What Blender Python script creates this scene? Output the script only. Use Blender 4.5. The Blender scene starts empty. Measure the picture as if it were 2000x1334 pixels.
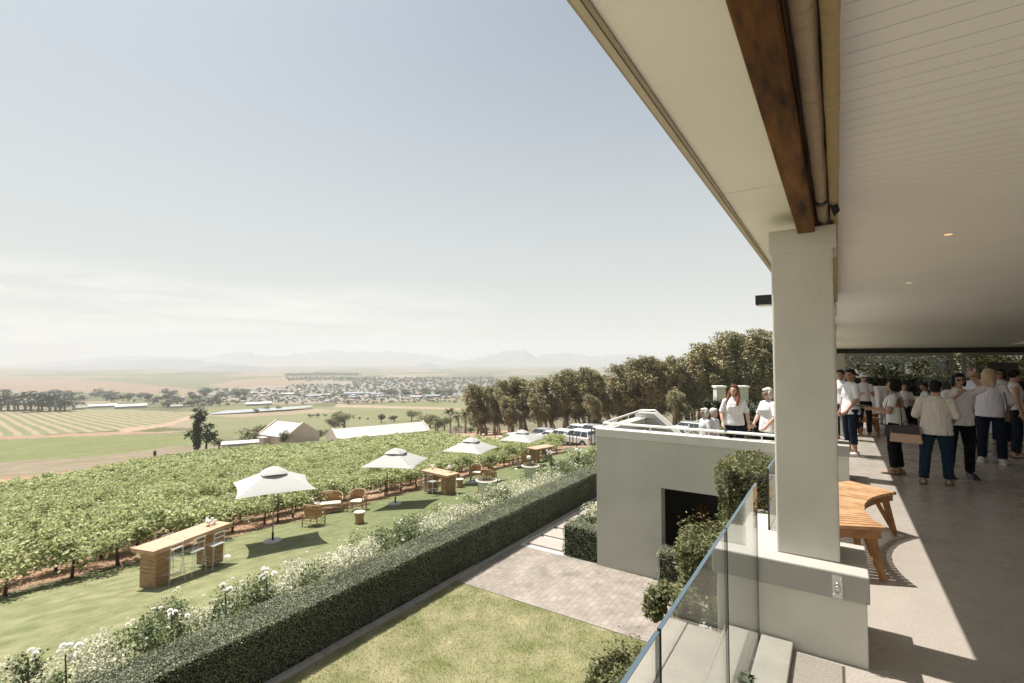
import bpy, math, random, numpy as np
from mathutils import Vector, Matrix, Euler
R=math.radians
sc=bpy.context.scene
# ---------------------------------------------------------------- camera
F_PX,CX,CY=960.0,1000.0,667.0
PITCH=math.atan((704-667)/F_PX); YAW=R(33.463); CAMZ=1.85
cam_d=bpy.data.cameras.new('camera'); cam=bpy.data.objects.new('camera',cam_d); sc.collection.objects.link(cam)
cam.location=(0,0,CAMZ); cam.rotation_euler=(math.pi/2+PITCH,0,YAW)
cam_d.sensor_width=36; cam_d.lens=36*F_PX/2000; cam_d.clip_start=.05; cam_d.clip_end=40000
sc.camera=cam
# ---------------------------------------------------------------- world, sun, exposure
SUN_EL=65.8
w=bpy.data.worlds.new('World'); sc.world=w; w.use_nodes=True
nt=w.node_tree; nd=nt.nodes; lk=nt.links
bg=nd['Background']; bg.inputs[1].default_value=.1
sky=nd.new('ShaderNodeTexSky'); sky.sky_type='NISHITA'; sky.sun_disc=False
sky.sun_elevation=R(SUN_EL); sky.sun_rotation=R(270); sky.air_density=1.0; sky.dust_density=2.5; sky.ozone_density=1.0; sky.altitude=100
tc=nd.new('ShaderNodeTexCoord'); sep=nd.new('ShaderNodeSeparateXYZ'); lk.new(tc.outputs['Generated'],sep.inputs[0])
hs=nd.new('ShaderNodeHueSaturation'); hs.inputs['Saturation'].default_value=.75; hs.inputs['Value'].default_value=.69
lk.new(sky.outputs[0],hs.inputs['Color'])
# thin cirrus: stretched noise low over the horizon
mp=nd.new('ShaderNodeMapping'); mp.inputs['Scale'].default_value=(2.2,2.2,26); mp.inputs['Rotation'].default_value=(R(5),R(6),R(20))
lk.new(tc.outputs['Generated'],mp.inputs[0])
nz=nd.new('ShaderNodeTexNoise'); nz.inputs['Scale'].default_value=1.6; nz.inputs['Detail'].default_value=9; nz.inputs['Roughness'].default_value=.62; nz.inputs['Distortion'].default_value=.6
lk.new(mp.outputs[0],nz.inputs['Vector'])
rc=nd.new('ShaderNodeValToRGB'); rc.color_ramp.elements[0].position=.40; rc.color_ramp.elements[1].position=.60
lk.new(nz.outputs[0],rc.inputs[0])
el=nd.new('ShaderNodeMapRange'); el.interpolation_type='SMOOTHSTEP'; el.inputs['From Min'].default_value=.17; el.inputs['From Max'].default_value=.10
lk.new(sep.outputs['Z'],el.inputs['Value'])
az=nd.new('ShaderNodeMapRange'); az.interpolation_type='SMOOTHSTEP'; az.inputs['From Min'].default_value=-.50; az.inputs['From Max'].default_value=-.85
lk.new(sep.outputs['X'],az.inputs['Value'])
m1=nd.new('ShaderNodeMath'); m1.operation='MULTIPLY'; lk.new(rc.outputs[0],m1.inputs[0]); lk.new(el.outputs[0],m1.inputs[1])
m2=nd.new('ShaderNodeMath'); m2.operation='MULTIPLY'; lk.new(m1.outputs[0],m2.inputs[0]); lk.new(az.outputs[0],m2.inputs[1])
m3=nd.new('ShaderNodeMath'); m3.operation='MULTIPLY'; m3.inputs[1].default_value=1.0; lk.new(m2.outputs[0],m3.inputs[0])
# pale haze brightening of the whole low sky
lo=nd.new('ShaderNodeMapRange'); lo.interpolation_type='SMOOTHSTEP'; lo.inputs['From Min'].default_value=.75; lo.inputs['From Max'].default_value=-.02; lo.inputs['To Max'].default_value=.76
lk.new(sep.outputs['Z'],lo.inputs['Value'])
mx0=nd.new('ShaderNodeMixRGB'); mx0.inputs[2].default_value=(3.95,3.98,3.95,1); lk.new(lo.outputs[0],mx0.inputs[0]); lk.new(hs.outputs[0],mx0.inputs[1])
mx=nd.new('ShaderNodeMixRGB'); mx.inputs[2].default_value=(5.2,5.1,5.0,1); lk.new(m3.outputs[0],mx.inputs[0]); lk.new(mx0.outputs[0],mx.inputs[1])
tn=nd.new('ShaderNodeMixRGB'); tn.blend_type='MULTIPLY'; tn.inputs[0].default_value=1; tn.inputs[2].default_value=(1.0,1.035,.975,1); lk.new(mx.outputs[0],tn.inputs[1]); lk.new(tn.outputs[0],bg.inputs[0])
sd=bpy.data.lights.new('sun','SUN'); sd.energy=5.0; sd.angle=R(.5); sd.color=(1,.955,.88)
sun=bpy.data.objects.new('sun',sd); sc.collection.objects.link(sun)
sdir=Vector((math.cos(R(SUN_EL)),-.01,-math.sin(R(SUN_EL)))).normalized()
sun.rotation_euler=sdir.to_track_quat('-Z','Y').to_euler()
sc.view_settings.view_transform='Standard'; sc.view_settings.look='None'; sc.view_settings.gamma=1; sc.view_settings.exposure=.84
sc.cycles.max_bounces=10; sc.cycles.transparent_max_bounces=12; sc.cycles.volume_bounces=1; sc.cycles.diffuse_bounces=8
# ---------------------------------------------------------------- unprojection helpers (true positions on real surfaces)
fw=np.array([-math.sin(YAW)*math.cos(PITCH),math.cos(YAW)*math.cos(PITCH),math.sin(PITCH)])
rt=np.array([math.cos(YAW),math.sin(YAW),0]); up=np.cross(rt,fw); CAM=np.array([0,0,CAMZ])
def ray(x,y): return fw*F_PX+rt*(x-CX)+up*(CY-y)
def on_z(x,y,h): d=ray(x,y); return CAM+d*((h-CAMZ)/d[2])
def project(p):
    q=np.asarray(p,float)-CAM; ww=q@fw; return CX+F_PX*(q@rt)/ww, CY-F_PX*(q@up)/ww, ww
def ss(a,b,x):
    t=np.clip((np.asarray(x,float)-a)/(b-a),0,1); return t*t*(3-2*t)
def plane_z(X,Y): return -4.4+.12*(np.minimum(X,-7.9)+16.3)-.047*(Y-9.8)
def terrain(X,Y):
    X=np.asarray(X,float); Y=np.asarray(Y,float); r=np.hypot(X,Y)
    p=plane_z(X,np.clip(Y,-15,400))
    D=np.interp(r,[0,150,200,300,450,700,1000,2000,6500,12000],[22,22.5,28,35,42,50,56,62,68,70])
    far=CAMZ-D+1.2*np.sin(X*.013+1)*np.cos(Y*.011)*ss(200,400,r)
    z=p+(far-p)*ss(120,230,r)
    g=ss(-6,-4,X)*ss(13.3,14.6,Y)*(1-ss(26,38,Y))
    z=z+(-1.25-.02*(Y-13)-z)*g
    b=ss(-2.6,-.9,X)*ss(14,15.5,Y)*(1-ss(45,60,Y))
    z=z+(-.16-z)*b
    return z
def on_t(x,y,tmax=9000):
    d=ray(x,y); d=d/np.linalg.norm(d); t=7.0 if y>880 else (40.0 if y>800 else 200.0); prev=t*.98
    while t<tmax:
        p=CAM+d*t
        if p[2]<terrain(p[0],p[1]):
            a,b=prev,t
            for _ in range(30):
                m=(a+b)/2; p=CAM+d*m
                if p[2]<terrain(p[0],p[1]): b=m
                else: a=m
            p=CAM+d*b; return np.array([p[0],p[1],float(terrain(p[0],p[1]))])
        prev=t; t*=1.02
    p=CAM+d*tmax; return p
# ---------------------------------------------------------------- object helpers
COL=sc.collection
class MB:
    def __init__(s): s.v=[]; s.f=[]
    def add(s,vs,fs):
        n=len(s.v); s.v+= [tuple(map(float,q)) for q in vs]; s.f+= [tuple(i+n for i in q) for q in fs]; return s
    def box(s,x0,x1,y0,y1,z0,z1,M=None):
        vs=[(x,y,z) for z in (z0,z1) for y in (y0,y1) for x in (x0,x1)]
        if M is not None: vs=[M@Vector(q) for q in vs]
        return s.add(vs,[(0,2,3,1),(4,5,7,6),(0,1,5,4),(2,6,7,3),(0,4,6,2),(1,3,7,5)])
    def tube(s,pts,rad,n=8,cap=True,flat=1.0):
        pts=[Vector(p) for p in pts]; 
        if not hasattr(rad,'__len__'): rad=[rad]*len(pts)
        rings=[]; prev=None
        for i,p in enumerate(pts):
            t=(pts[min(i+1,len(pts)-1)]-pts[max(i-1,0)]).normalized()
            a=(Vector((0,0,1)) if abs(t.z)<.9 else Vector((0,1,0))) if prev is None else prev
            u=(a-t*a.dot(t)).normalized(); prev=u; v_=t.cross(u)
            rings.append([p+(u*math.cos(k*2*math.pi/n)*flat+v_*math.sin(k*2*math.pi/n))*rad[i] for k in range(n)])
        vs=[q for r_ in rings for q in r_]; fs=[]
        for i in range(len(pts)-1):
            for k in range(n): fs.append((i*n+k,i*n+(k+1)%n,(i+1)*n+(k+1)%n,(i+1)*n+k))
        if cap: fs.append(tuple(range(n-1,-1,-1))); fs.append(tuple((len(pts)-1)*n+k for k in range(n)))
        return s.add(vs,fs)
    def loft(s,rings,n=14,p=2.0):
        # rings: (cx,cy,cz,rx,ry) horizontal (super)ellipses
        vs=[];fs=[]
        for (cx,cy,cz,rx,ry) in rings:
            for k in range(n):
                a=k*2*math.pi/n; c,s_=math.cos(a),math.sin(a)
                vs.append((cx+rx*math.copysign(abs(c)**(2/p),c),cy+ry*math.copysign(abs(s_)**(2/p),s_),cz))
        for i in range(len(rings)-1):
            for k in range(n): fs.append((i*n+k,i*n+(k+1)%n,(i+1)*n+(k+1)%n,(i+1)*n+k))
        fs.append(tuple(range(n-1,-1,-1))); fs.append(tuple((len(rings)-1)*n+k for k in range(n)))
        return s.add(vs,fs)
    def ell(s,c,r,nu=12,nv=8,M=None):
        vs=[];fs=[]
        for j in range(1,nv):
            ph=math.pi*j/nv
            for i in range(nu):
                a=2*math.pi*i/nu; q=Vector((r[0]*math.sin(ph)*math.cos(a),r[1]*math.sin(ph)*math.sin(a),r[2]*math.cos(ph)))
                if M is not None: q=M@q
                vs.append(q+Vector(c))
        t=Vector((0,0,r[2])); b=Vector((0,0,-r[2]))
        if M is not None: t=M@t;b=M@b
        vs+= [t+Vector(c),b+Vector(c)]; T=len(vs)-2;B=T+1
        for j in range(nv-2):
            for i in range(nu): fs.append((j*nu+i,(j+1)*nu+i,(j+1)*nu+(i+1)%nu,j*nu+(i+1)%nu))
        for i in range(nu): fs.append((T,i,(i+1)%nu)); fs.append((B,(nv-2)*nu+(i+1)%nu,(nv-2)*nu+i))
        return s.add(vs,fs)
    def prism(s,poly,a,b,axis='y',M=None):
        n=len(poly)
        def P(q,h): 
            v=(q[0],h,q[1]) if axis=='y' else ((h,q[0],q[1]) if axis=='x' else (q[0],q[1],h))
            return M@Vector(v) if M is not None else v
        vs=[P(q,a) for q in poly]+[P(q,b) for q in poly]
        fs=[tuple(range(n-1,-1,-1)),tuple(range(n,2*n))]+[(i,(i+1)%n,n+(i+1)%n,n+i) for i in range(n)]
        return s.add(vs,fs)
    def quad(s,*q): return s.add(q,[tuple(range(len(q)))])
    def build(s,name,m,parent=None,smooth=False,bevel=0,**k):
        me=bpy.data.meshes.new(name); me.from_pydata(s.v,[],s.f); me.update()
        import bmesh
        bm=bmesh.new(); bm.from_mesh(me); bmesh.ops.recalc_face_normals(bm,faces=bm.faces); bm.to_mesh(me); bm.free()
        return link(name,me,m,parent,smooth,bevel,**k)
def link(name,me,m,parent=None,smooth=False,bevel=0,**k):
    o=bpy.data.objects.new(name,me); COL.objects.link(o)
    if m is not None and not me.materials: me.materials.append(m)
    if parent is not None: o.parent=parent
    if smooth: me.polygons.foreach_set('use_smooth',[True]*len(me.polygons))
    if bevel:
        b=o.modifiers.new('bevel','BEVEL'); b.width=bevel; b.segments=2; b.limit_method='ANGLE'
    for a,b in k.items(): o[a]=b
    return o
def np_mesh(name,V,F):
    V=np.asarray(V,np.float32); F=np.asarray(F,np.int32); me=bpy.data.meshes.new(name); k=F.shape[1]
    me.vertices.add(len(V)); me.vertices.foreach_set('co',V.ravel())
    me.loops.add(F.size); me.loops.foreach_set('vertex_index',F.ravel())
    me.polygons.add(len(F)); me.polygons.foreach_set('loop_start',np.arange(0,F.size,k,dtype=np.int32)); me.polygons.foreach_set('loop_total',np.full(len(F),k,np.int32))
    me.update(calc_edges=True); return me
def thing(name,label,cat,loc=(0,0,0),rz=0,group=None):
    o=bpy.data.objects.new(name,None); COL.objects.link(o); o.location=[float(c) for c in loc]; o.rotation_euler=(0,0,rz)
    o.empty_display_size=.2; o['label']=label; o['category']=cat
    if group: o['group']=group
    return o
def tag(o,label,cat,group=None,kind=None):
    o['label']=label; o['category']=cat
    if group: o['group']=group
    if kind: o['kind']=kind
    return o
def dup(root,loc,rz=0,label=None,group=None,scale=None):
    r=root.copy(); COL.objects.link(r); r.location=[float(c) for c in loc]; r.rotation_euler=(0,0,rz)
    if scale is not None: r.scale=(scale,)*3 if not hasattr(scale,'__len__') else scale
    if label: r['label']=label
    if group: r['group']=group
    for ch in list(root.children):
        c=ch.copy(); COL.objects.link(c); c.parent=r
        for g in list(ch.children):
            d=g.copy(); COL.objects.link(d); d.parent=c
    return r
def struct(o): o['kind']='structure'; return o
# ---------------------------------------------------------------- materials
MATS={}
def mat(name,col,rough=.7,var=0.0,scale=5.0,bump=0.0,bscale=None,metal=0,col2=None,spec=.5,detail=6,stretch=None,coords='Object',bdist=.01,island=False,trans=0.0,tcol=None):
    m=bpy.data.materials.new(name); m.use_nodes=True; n=m.node_tree.nodes; l=m.node_tree.links; b=n['Principled BSDF']
    b.inputs['Roughness'].default_value=rough; b.inputs['Metallic'].default_value=metal; b.inputs['Specular IOR Level'].default_value=spec
    b.inputs['Base Color'].default_value=(*col,1)
    tcn=n.new('ShaderNodeTexCoord'); src=tcn.outputs[coords]
    if stretch:
        mpn=n.new('ShaderNodeMapping'); mpn.inputs['Scale'].default_value=stretch; l.new(src,mpn.inputs[0]); src=mpn.outputs[0]
    out=None
    if var or col2:
        nz=n.new('ShaderNodeTexNoise'); nz.inputs['Scale'].default_value=scale; nz.inputs['Detail'].default_value=detail; nz.inputs['Roughness'].default_value=.6; l.new(src,nz.inputs['Vector'])
        r=n.new('ShaderNodeValToRGB'); r.color_ramp.elements[0].position=.32; r.color_ramp.elements[1].position=.68
        c2=col2 if col2 else tuple(c*(1+var) for c in col); c1=col if col2 else tuple(c*(1-var) for c in col)
        r.color_ramp.elements[0].color=(*c1,1); r.color_ramp.elements[1].color=(*c2,1)
        l.new(nz.outputs[0],r.inputs[0]); out=r.outputs[0]
    if island:
        g=n.new('ShaderNodeNewGeometry'); mr=n.new('ShaderNodeMapRange'); mr.inputs['To Min'].default_value=.55; mr.inputs['To Max'].default_value=1.45
        l.new(g.outputs['Random Per Island'],mr.inputs[0])
        vm=n.new('ShaderNodeVectorMath'); vm.operation='SCALE'
        if out: l.new(out,vm.inputs[0])
        else: vm.inputs[0].default_value=col
        l.new(mr.outputs[0],vm.inputs['Scale']); out=vm.outputs[0]
    if out: l.new(out,b.inputs['Base Color'])
    if bump:
        nb=n.new('ShaderNodeTexNoise'); nb.inputs['Scale'].default_value=bscale or scale*8; nb.inputs['Detail'].default_value=8; l.new(src,nb.inputs['Vector'])
        bp=n.new('ShaderNodeBump'); bp.inputs['Strength'].default_value=bump; bp.inputs['Distance'].default_value=bdist; l.new(nb.outputs[0],bp.inputs['Height']); l.new(bp.outputs[0],b.inputs['Normal'])
    if trans:
        t=n.new('ShaderNodeBsdfTranslucent'); ms=n.new('ShaderNodeMixShader'); ms.inputs[0].default_value=trans
        if out and tcol is None: l.new(out,t.inputs[0])
        else: t.inputs[0].default_value=(*(tcol or col),1)
        l.new(b.outputs[0],ms.inputs[1]); l.new(t.outputs[0],ms.inputs[2]); l.new(ms.outputs[0],n['Material Output'].inputs[0])
    MATS[name]=m; return m
def nodes(m): return m.node_tree.nodes,m.node_tree.links,m.node_tree.nodes['Principled BSDF']
M_plaster=mat('plaster',(.58,.56,.495),.75,var=.10,scale=1.4,bump=.25,bscale=60,bdist=.004)
M_cap=mat('plaster_cap',(.37,.36,.325),.7,var=.05,scale=3,bump=.2,bscale=60,bdist=.003)
M_wall=mat('wall_paint',(.46,.455,.40),.8,var=.09,scale=.9,bump=.25,bscale=40,bdist=.004)
M_wallcap=mat('wall_cap_paint',(.58,.57,.52),.7,var=.04,scale=2,bump=.1)
def weather(m,amt=.22):
    n,l,b=nodes(m); t_=n.new('ShaderNodeTexCoord'); mp_=n.new('ShaderNodeMapping'); mp_.inputs['Scale'].default_value=(2,2,.5); l.new(t_.outputs['Object'],mp_.inputs[0])
    z_=n.new('ShaderNodeTexNoise'); z_.inputs['Scale'].default_value=2.2; z_.inputs['Detail'].default_value=12; z_.inputs['Roughness'].default_value=.7; l.new(mp_.outputs[0],z_.inputs['Vector'])
    s_=n.new('ShaderNodeTexNoise'); s_.inputs['Scale'].default_value=38; s_.inputs['Detail'].default_value=3; l.new(t_.outputs['Object'],s_.inputs['Vector'])
    r1=n.new('ShaderNodeValToRGB'); r1.color_ramp.elements[0].position=.3; r1.color_ramp.elements[1].position=.6; r1.color_ramp.elements[0].color=(1-amt,1-amt*1.05,1-amt*1.15,1); l.new(z_.outputs[0],r1.inputs[0])
    r2=n.new('ShaderNodeValToRGB'); r2.color_ramp.elements[0].position=.24; r2.color_ramp.elements[1].position=.31; r2.color_ramp.elements[0].color=(.86,.84,.80,1); l.new(s_.outputs[0],r2.inputs[0])
    a_=n.new('ShaderNodeMixRGB'); a_.blend_type='MULTIPLY'; a_.inputs[0].default_value=1; c_=n.new('ShaderNodeMixRGB'); c_.blend_type='MULTIPLY'; c_.inputs[0].default_value=1
    l.new(b.inputs['Base Color'].links[0].from_socket,a_.inputs[1]); l.new(r1.outputs[0],a_.inputs[2]); l.new(a_.outputs[0],c_.inputs[1]); l.new(r2.outputs[0],c_.inputs[2]); l.new(c_.outputs[0],b.inputs['Base Color'])
weather(M_plaster,.035); weather(M_wall,.04); weather(M_cap,.05)
M_soffit=mat('soffit_board',(.94,.91,.855),.7,var=.03,scale=1.5,bump=.15,bscale=90,bdist=.002)
M_fascia=mat('fascia',(.40,.33,.25),.6,var=.1,scale=8)
M_fascia2=mat('fascia_light',(.55,.48,.38),.6,var=.08,scale=6)
M_wood=mat('beam_timber',(.022,.009,.004),.65,spec=.2,col2=(.23,.098,.028),scale=4,bump=.5,bscale=14,stretch=(3,.5,3),bdist=.01)
M_teak=mat('teak',(.31,.165,.075),.45,col2=(.52,.32,.17),scale=6,bump=.2,bscale=30,island=False,bdist=.002)
M_teakd=mat('teak_dark',(.20,.085,.025),.5,col2=(.38,.18,.06),scale=8,bump=.2)
M_canvas=mat('canvas_taupe',(.36,.27,.19),.9,var=.1,scale=4,bump=.8,bscale=20,stretch=(1,2.5,1),bdist=.02)
M_canvas2=mat('canvas_khaki',(.42,.31,.17),.9,var=.1,scale=4,bump=.8,bscale=24,stretch=(1,6,1),bdist=.02)
M_black=mat('black_metal',(.012,.012,.014),.4)
M_dark=mat('dark_frame',(.018,.015,.013),.5)
M_steel=mat('brushed_steel',(.6,.6,.58),.3,metal=1)
M_frame=mat('aluminium_frame',(.30,.285,.255),.5)
M_white=mat('white_paint',(.8,.79,.76),.6)
M_concrete=mat('coping_concrete',(.30,.28,.245),.8,var=.1,scale=5,bump=.4,bscale=70,bdist=.003)
# polished concrete floor
M_floor=mat('polished_concrete',(.325,.292,.26),.22,col2=(.375,.34,.30),scale=1.6,detail=12,bump=.05,bscale=6,bdist=.004)
n,l,b=nodes(M_floor)
nz=n.new('ShaderNodeTexNoise'); nz.inputs['Scale'].default_value=90; nz.inputs['Detail'].default_value=4
tcn=n.new('ShaderNodeTexCoord'); l.new(tcn.outputs['Object'],nz.inputs['Vector'])
r=n.new('ShaderNodeValToRGB'); r.color_ramp.elements[0].position=.3; r.color_ramp.elements[1].position=.62; r.color_ramp.elements[0].color=(.62,.6,.58,1); r.color_ramp.elements[1].color=(1.05,1.05,1.05,1)
l.new(nz.outputs[0],r.inputs[0]); mxx=n.new('ShaderNodeMixRGB'); mxx.blend_type='MULTIPLY'; mxx.inputs[0].default_value=.8
s0=b.inputs['Base Color'].links[0].from_socket; l.new(s0,mxx.inputs[1]); l.new(r.outputs[0],mxx.inputs[2]); l.new(mxx.outputs[0],b.inputs['Base Color'])
nr=n.new('ShaderNodeTexNoise'); nr.inputs['Scale'].default_value=2.5; nr.inputs['Detail'].default_value=6; l.new(tcn.outputs['Object'],nr.inputs['Vector'])
mr=n.new('ShaderNodeMapRange'); mr.inputs['To Min'].default_value=.12; mr.inputs['To Max'].default_value=.42; l.new(nr.outputs[0],mr.inputs[0]); l.new(mr.outputs[0],b.inputs['Roughness'])
# ceiling boards: fine grooves along X
M_ceil=mat('ceiling_boards',(.95,.91,.885),.55,var=.02,scale=1)
n,l,b=nodes(M_ceil)
tcn=n.new('ShaderNodeTexCoord'); sp=n.new('ShaderNodeSeparateXYZ'); l.new(tcn.outputs['Object'],sp.inputs[0])
md=n.new('ShaderNodeMath'); md.operation='FRACT'; mu=n.new('ShaderNodeMath'); mu.operation='MULTIPLY'; mu.inputs[1].default_value=1/.1; l.new(sp.outputs['Y'],mu.inputs[0]); l.new(mu.outputs[0],md.inputs[0])
gr=n.new('ShaderNodeValToRGB'); e=gr.color_ramp.elements; e[0].position=0; e[0].color=(.0,.0,.0,1); e[1].position=.05; e[1].color=(1,1,1,1); l.new(md.outputs[0],gr.inputs[0])
bp=n.new('ShaderNodeBump'); bp.inputs['Strength'].default_value=1; bp.inputs['Distance'].default_value=.006; l.new(gr.outputs[0],bp.inputs['Height']); l.new(bp.outputs[0],b.inputs['Normal'])
g2=n.new('ShaderNodeMixRGB'); g2.blend_type='MULTIPLY'; g2.inputs[0].default_value=.28; l.new(b.inputs['Base Color'].links[0].from_socket,g2.inputs[1]); l.new(gr.outputs[0],g2.inputs[2]); l.new(g2.outputs[0],b.inputs['Base Color'])
# glass
def glass_mat(name,col,mirror=.0,rough=0,ior=1.45):
    m=bpy.data.materials.new(name); m.use_nodes=True; n=m.node_tree.nodes; l=m.node_tree.links; n.remove(n['Principled BSDF'])
    t=n.new('ShaderNodeBsdfTransparent'); t.inputs[0].default_value=(*col,1)
    g=n.new('ShaderNodeBsdfGlossy'); g.inputs['Roughness'].default_value=rough
    lw=n.new('ShaderNodeLayerWeight'); lw.inputs['Blend'].default_value=.5; fp=n.new('ShaderNodeMath'); fp.operation='POWER'; fp.inputs[1].default_value=4.5; l.new(lw.outputs['Facing'],fp.inputs[0]); fr=n.new('ShaderNodeMath'); fr.operation='MULTIPLY'; fr.inputs[1].default_value=.85; l.new(fp.outputs[0],fr.inputs[0])
    ad=n.new('ShaderNodeMath'); ad.operation='ADD'; ad.inputs[1].default_value=mirror; ad.use_clamp=True; l.new(fr.outputs[0],ad.inputs[0])
    ms=n.new('ShaderNodeMixShader'); l.new(ad.outputs[0],ms.inputs[0]); l.new(t.outputs[0],ms.inputs[1]); l.new(g.outputs[0],ms.inputs[2]); l.new(ms.outputs[0],n['Material Output'].inputs[0])
    return m
M_glass=glass_mat('balustrade_glass',(.96,.975,.965),.045)
M_pane=glass_mat('window_glass',(.64,.64,.60),.03)
M_edge=mat('glass_edge',(.07,.105,.135),.25,spec=.8)
M_edged=mat('glass_edge_dark',(.02,.035,.035),.3)
M_clear=mat('clear_plastic',(.75,.8,.8),.15,trans=.0)
n,l,b=nodes(M_clear); b.inputs['Alpha'].default_value=.28
# ground materials
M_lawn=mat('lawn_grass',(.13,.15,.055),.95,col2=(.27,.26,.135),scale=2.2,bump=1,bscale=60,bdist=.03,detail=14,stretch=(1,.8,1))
n,l,b=nodes(M_lawn); t_=n.new('ShaderNodeTexCoord'); s_=n.new('ShaderNodeSeparateXYZ'); l.new(t_.outputs['Object'],s_.inputs[0]); q_=n.new('ShaderNodeMapRange'); q_.inputs['From Min'].default_value=6; q_.inputs['From Max'].default_value=15; q_.inputs['To Max'].default_value=.62; l.new(s_.outputs['Y'],q_.inputs['Value'])  # near end kept paler: haze and flare put into the grass colour
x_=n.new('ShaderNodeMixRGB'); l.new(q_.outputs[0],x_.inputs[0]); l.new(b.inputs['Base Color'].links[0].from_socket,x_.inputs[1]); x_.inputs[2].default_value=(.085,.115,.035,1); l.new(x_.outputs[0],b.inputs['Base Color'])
M_glawn=mat('garden_grass',(.15,.165,.055),.95,col2=(.33,.295,.165),scale=1.8,bump=1,bscale=90,bdist=.02,detail=12)
M_soil=mat('red_soil',(.42,.26,.17),.95,var=.2,scale=3,bump=.8,bscale=12,bdist=.05)
M_gsoil=mat('bed_soil',(.10,.07,.05),.95,var=.3,scale=8,bump=.8,bscale=40,bdist=.03)
M_pebble=mat('white_pebbles',(.62,.59,.54),.8,var=.25,scale=40,bump=1,bscale=55,bdist=.03)
M_slab=mat('stone_slab',(.36,.31,.27),.8,var=.08,scale=4,bump=.3,bscale=60,bdist=.004)
M_kerb=mat('kerb_stone',(.30,.27,.24),.85,var=.15,scale=6,bump=.5,bscale=40,bdist=.006)
# cobble paving: brick texture
M_pave=mat('cobble_paving',(.4,.36,.33),.85,bump=0)
n,l,b=nodes(M_pave); tcn=n.new('ShaderNodeTexCoord')
br=n.new('ShaderNodeTexBrick'); br.inputs['Scale'].default_value=1; br.inputs['Brick Width'].default_value=.24; br.inputs['Row Height'].default_value=.12; br.inputs['Mortar Size'].default_value=.007; br.inputs['Bias'].default_value=0
br.inputs['Color1'].default_value=(.275,.238,.20,1); br.inputs['Color2'].default_value=(.23,.197,.167,1); br.inputs['Mortar'].default_value=(.22,.19,.17,1)
mpn=n.new('ShaderNodeMapping'); mpn.inputs['Rotation'].default_value=(0,0,R(90)); l.new(tcn.outputs['Object'],mpn.inputs[0]); l.new(mpn.outputs[0],br.inputs['Vector'])
nz=n.new('ShaderNodeTexNoise'); nz.inputs['Scale'].default_value=3; nz.inputs['Detail'].default_value=10; l.new(tcn.outputs['Object'],nz.inputs['Vector'])
mxp=n.new('ShaderNodeMixRGB'); mxp.blend_type='OVERLAY'; mxp.inputs[0].default_value=.55; l.new(br.outputs[0],mxp.inputs[1]); l.new(nz.outputs[0],mxp.inputs[2]); l.new(mxp.outputs[0],b.inputs['Base Color'])
bp=n.new('ShaderNodeBump'); bp.inputs['Distance'].default_value=.01; bp.inputs['Strength'].default_value=.8; bp.invert=True; l.new(br.outputs['Fac'],bp.inputs['Height']); l.new(bp.outputs[0],b.inputs['Normal'])
# foliage
M_hedge=mat('hedge_leaf',(.17,.19,.115),.6,col2=(.30,.32,.21),scale=1.5,island=True,trans=.2)
M_hcore=mat('hedge_core',(.016,.018,.009),.95,var=.2,scale=20)  # near-black solid core: shade between the leaves put into its colour
M_shrub=mat('shrub_leaf',(.075,.09,.03),.6,col2=(.21,.205,.085),scale=2.5,island=True,trans=.25)
M_rose=mat('rose_leaf',(.085,.12,.04),.5,col2=(.17,.20,.08),scale=3,island=True,trans=.2)
M_pale=mat('variegated_leaf',(.34,.36,.21),.7,col2=(.70,.68,.54),scale=5,island=True,trans=.25)
M_petal=mat('white_petal',(.86,.84,.80),.7,var=.04,scale=10,trans=.3)
M_vine=mat('vine_leaf',(.24,.28,.10),.6,col2=(.50,.52,.26),scale=.8,coords='Object',island=True,trans=.35)
M_bark=mat('vine_wood',(.10,.065,.045),.9,var=.3,scale=20,bump=.6)
M_gum=mat('gum_leaf',(.10,.108,.042),.6,col2=(.50,.44,.24),scale=.5,island=True,trans=.07)
M_trunk=mat('gum_bark',(.24,.18,.13),.9,col2=(.46,.37,.29),scale=2,bump=.6,bscale=6,bdist=.03)
M_dtree=mat('dark_leaf',(.035,.05,.02),.6,col2=(.075,.095,.035),scale=.7,island=True,trans=.12)
M_palm=mat('palm_frond',(.11,.12,.05),.6,col2=(.24,.21,.10),scale=1,trans=.15)
M_orange=mat('rust_leaf',(.42,.16,.07),.6,col2=(.62,.30,.15),scale=3,island=True,trans=.3)
# ================================================================ GROUND
rng=np.random.default_rng(7)
def inside(px,py,poly):
    c=np.zeros(px.shape,bool); n=len(poly); j=n-1
    for i in range(n):
        xi,yi=poly[i]; xj,yj=poly[j]
        with np.errstate(divide='ignore',invalid='ignore'):
            t=((yi>py)!=(yj>py))&(px<(xj-xi)*(py-yi)/(yj-yi)+xi)
        c^=t; j=i
    return c
azs=np.concatenate([np.arange(-180,-92,4.0),np.arange(-92,2,.15),np.arange(2,180.1,4.0)])  # degrees, 0 = +Y, negative to the left
rs=np.concatenate([[0,4],np.geomspace(8,9000,470)])
A,RR=np.meshgrid(np.radians(azs),rs); gx=np.sin(A)*RR; gy=np.cos(A)*RR; gz=terrain(gx,gy)
V=np.stack([gx,gy,gz],-1).reshape(-1,3); nr_,na=A.shape
ii=np.arange(nr_*na).reshape(nr_,na); Fq=np.stack([ii[:-1,:-1],ii[:-1,1:],ii[1:,1:],ii[1:,:-1]],-1).reshape(-1,4)
me=np_mesh('ground',V,Fq)
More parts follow.
